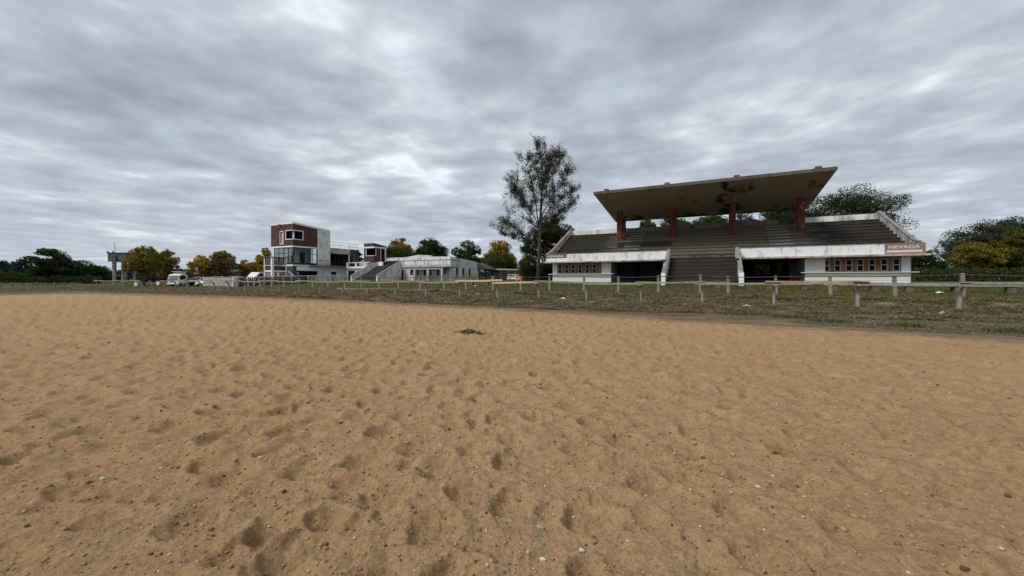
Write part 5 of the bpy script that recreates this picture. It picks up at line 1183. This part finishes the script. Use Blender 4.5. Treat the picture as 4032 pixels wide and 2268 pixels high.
# ================================================================== GRASS AND LITTER
def strands(n, Ylo, Yhi, amin, amax, lmin, lmax, wd, lift, maskf=None, heap=0):
    Y = rng.uniform(Ylo, Yhi, n * 2); a = rng.uniform(amin, amax, n * 2); D = Y / (a * S_ + C_); X = D * (a * C_ - S_)
    ok = (inside(X, Y) < -.15) & (X > -95)
    if maskf is not None: ok &= maskf(X, Y)
    X, Y, D = X[ok][:n], Y[ok][:n], D[ok][:n]; m_ = len(X); Z = ground_z(X, Y); sc = np.clip(D / 20, .8, 1.5)
    ln = (lmin + (lmax - lmin) * rng.random(m_)) * sc; an = rng.random(m_) * 6.283; el = np.radians(lift[0] + (lift[1] - lift[0]) * rng.random(m_))
    d = np.stack([np.cos(an) * np.cos(el), np.sin(an) * np.cos(el), np.sin(el)], -1); s = np.stack([-np.sin(an), np.cos(an), np.zeros(m_)], -1) * (wd * sc)[:, None]
    b = np.stack([X, Y, Z + .005 + heap * np.clip(fbm(X * 1.5, Y * 2.0, 93, 3) - .40, 0, .4) * rng.random(m_)], -1); return np.stack([b - s, b + s, b + d * ln[:, None]], 1).reshape(-1, 3), np.arange(m_ * 3).reshape(-1, 3)
def cl1(X, Y): return fbm(X * 1.5, Y * 2.0, 93, 3) > rng.random(len(X)) * .30 + .26
V, Fq = strands(150000, 17.5, 27.0, -1.25, 1.36, .06, .24, .012, (-4, 34), cl1, .55)
V_, F_ = strands(60000, 14.2, 20.5, -1.1, 1.36, .05, .16, .010, (-3, 25), lambda X, Y: fbm(X * .5, Y * 2.4, 97, 3) > rng.random(len(X)) * .3 + .22)
V = np.concatenate([V, V_]); Fq = np.arange(len(V)).reshape(-1, 3)
tag(fastmesh('dry_grass', V, Fq, 'hay', kind='stuff'), 'dry mown grass lying on the bank along the track', 'grass')
V, Fq = strands(95000, 25.9, 47, -1.15, 1.36, .04, .10, .012, (25, 80))
cen = [onY(px, 0, yy_) for px, yy_ in ((3600, 15.9), (3560, 16.1), (3140, 17.0), (3165, 17.1), (3230, 16.6), (3300, 16.5), (3080, 17.3), (2700, 18.0), (3950, 15.7), (3990, 15.6), (2470, 19.2), (2900, 17.6), (1450, 21.0), (1250, 21.2), (3700, 19.0), (3420, 19.5))]
tv = []
for (cx_, cy_, _) in cen:
    m_ = 160; q = rng.normal(size=(m_, 2)) * np.array([.30, .12]); X, Y = cx_ + q[:, 0], cy_ + q[:, 1]; Z = ground_z(X, Y); an = rng.random(m_) * 6.28; el = np.radians(rng.uniform(35, 85, m_)); ln = rng.uniform(.06, .18, m_)
    d = np.stack([np.cos(an) * np.cos(el), np.sin(an) * np.cos(el), np.sin(el)], -1); s = np.stack([-np.sin(an), np.cos(an), 0 * an], -1) * .011; b = np.stack([X, Y, Z], -1)
    tv.append(np.stack([b - s, b + s, b + d * ln[:, None]], 1).reshape(-1, 3))
tv = np.concatenate(tv); V = np.concatenate([V, tv])
tag(fastmesh('green_grass', V, np.arange(len(V)).reshape(-1, 3), 'grass_blades', kind='stuff'), 'short green grass between the fences and the stands', 'grass')
for px, py, Y, w, lab in ((3702, 1142, 31.5, .35, 'white paper scrap on the grass under the right bench'), (3716, 1236, 20.4, .22, 'yellowish crumpled paper on the bank left of the near post'), (2215, 1184, 22.0, .3, 'pale torn paper lying on the bank below the plank rail'), (2940, 1211, 20.6, .35, 'pale broken slat lying on the bank'), (1870, 1126, 34.0, .22, 'small white scrap on the grass below the new plank')):
    x = XatY(px, Y); zb_ = gz(x, Y) + .03; m_ = MB()
    pts = [(x - w / 2, Y - .12, zb_), (x, Y - .14, zb_ + .05), (x + w / 2, Y - .1, zb_ + .02), (x + w / 2, Y + .12, zb_ + .04), (x, Y + .1, zb_ + .10), (x - w / 2, Y + .1, zb_ + .03)]
    m_.add(pts + [(p_[0], p_[1], p_[2] + .006) for p_ in pts], [(0, 1, 4, 5), (1, 2, 3, 4), (11, 10, 7, 6), (10, 9, 8, 7)] + [(i, i + 6, (i + 1) % 6 + 6, (i + 1) % 6) for i in range(6)])
    tag(m_.build('litter', 'plank_new' if 'slat' in lab else ('panel_pale' if 'yellowish' in lab else 'litter_white')), lab, 'litter', 'litter on the grass')
# stones lying in the foreground
for px, py, r_, mat, lab in ((2127, 2062, .026, 'bench_concrete', 'largest grey and black stone in the foreground sand'), (2137, 2196, .017, 'stone_white', 'pale round stone below the largest stone'), (2291, 2195, .016, 'stone_white', 'pale stone near the bottom edge right of centre'), (1945, 2225, .017, 'tank_concrete', 'dark clod at the bottom edge left of centre'), (1812, 1950, .020, 'tank_concrete', 'dark clod in a hoof print left of the largest stone')):
    D = EYE * F / (py - HY); x, y, _ = onD(px, py, D); z = float(sand_h(np.array([x]), np.array([y]))[0])
    v_ = ICO_V * (1 + .35 * (rng.random((12, 1)) - .5)) * r_ * np.array([1.2, .9, .75]) + np.array([x, y, z + r_ * .35])
    m_ = MB(); m_.add([tuple(q) for q in v_], [tuple(f_) for f_ in ICO_F]); tag(m_.build('stone', mat, smooth=False), lab, 'stone', 'stones in the foreground sand')
# low heap of dirt and dry grass out on the sand
x, y, _ = onD(1850, 0, EYE * F / (1312 - HY)); n_ = 300
q = rng.normal(size=(n_, 2)) * np.array([.22, .12]); z_ = .10 * np.exp(-(q[:, 0] / .25) ** 2 - (q[:, 1] / .14) ** 2)
V, Fq = leaf_quads(np.stack([x + q[:, 0], y + q[:, 1], z_ * rng.random(n_) + .02], -1), np.full(n_, .035), .8)
tag(fastmesh('dirt_heap', V, Fq, 'hay', kind='stuff'), 'small heap of dry grass and dirt out on the sand', 'heap')
print('objects', len(bpy.data.objects))
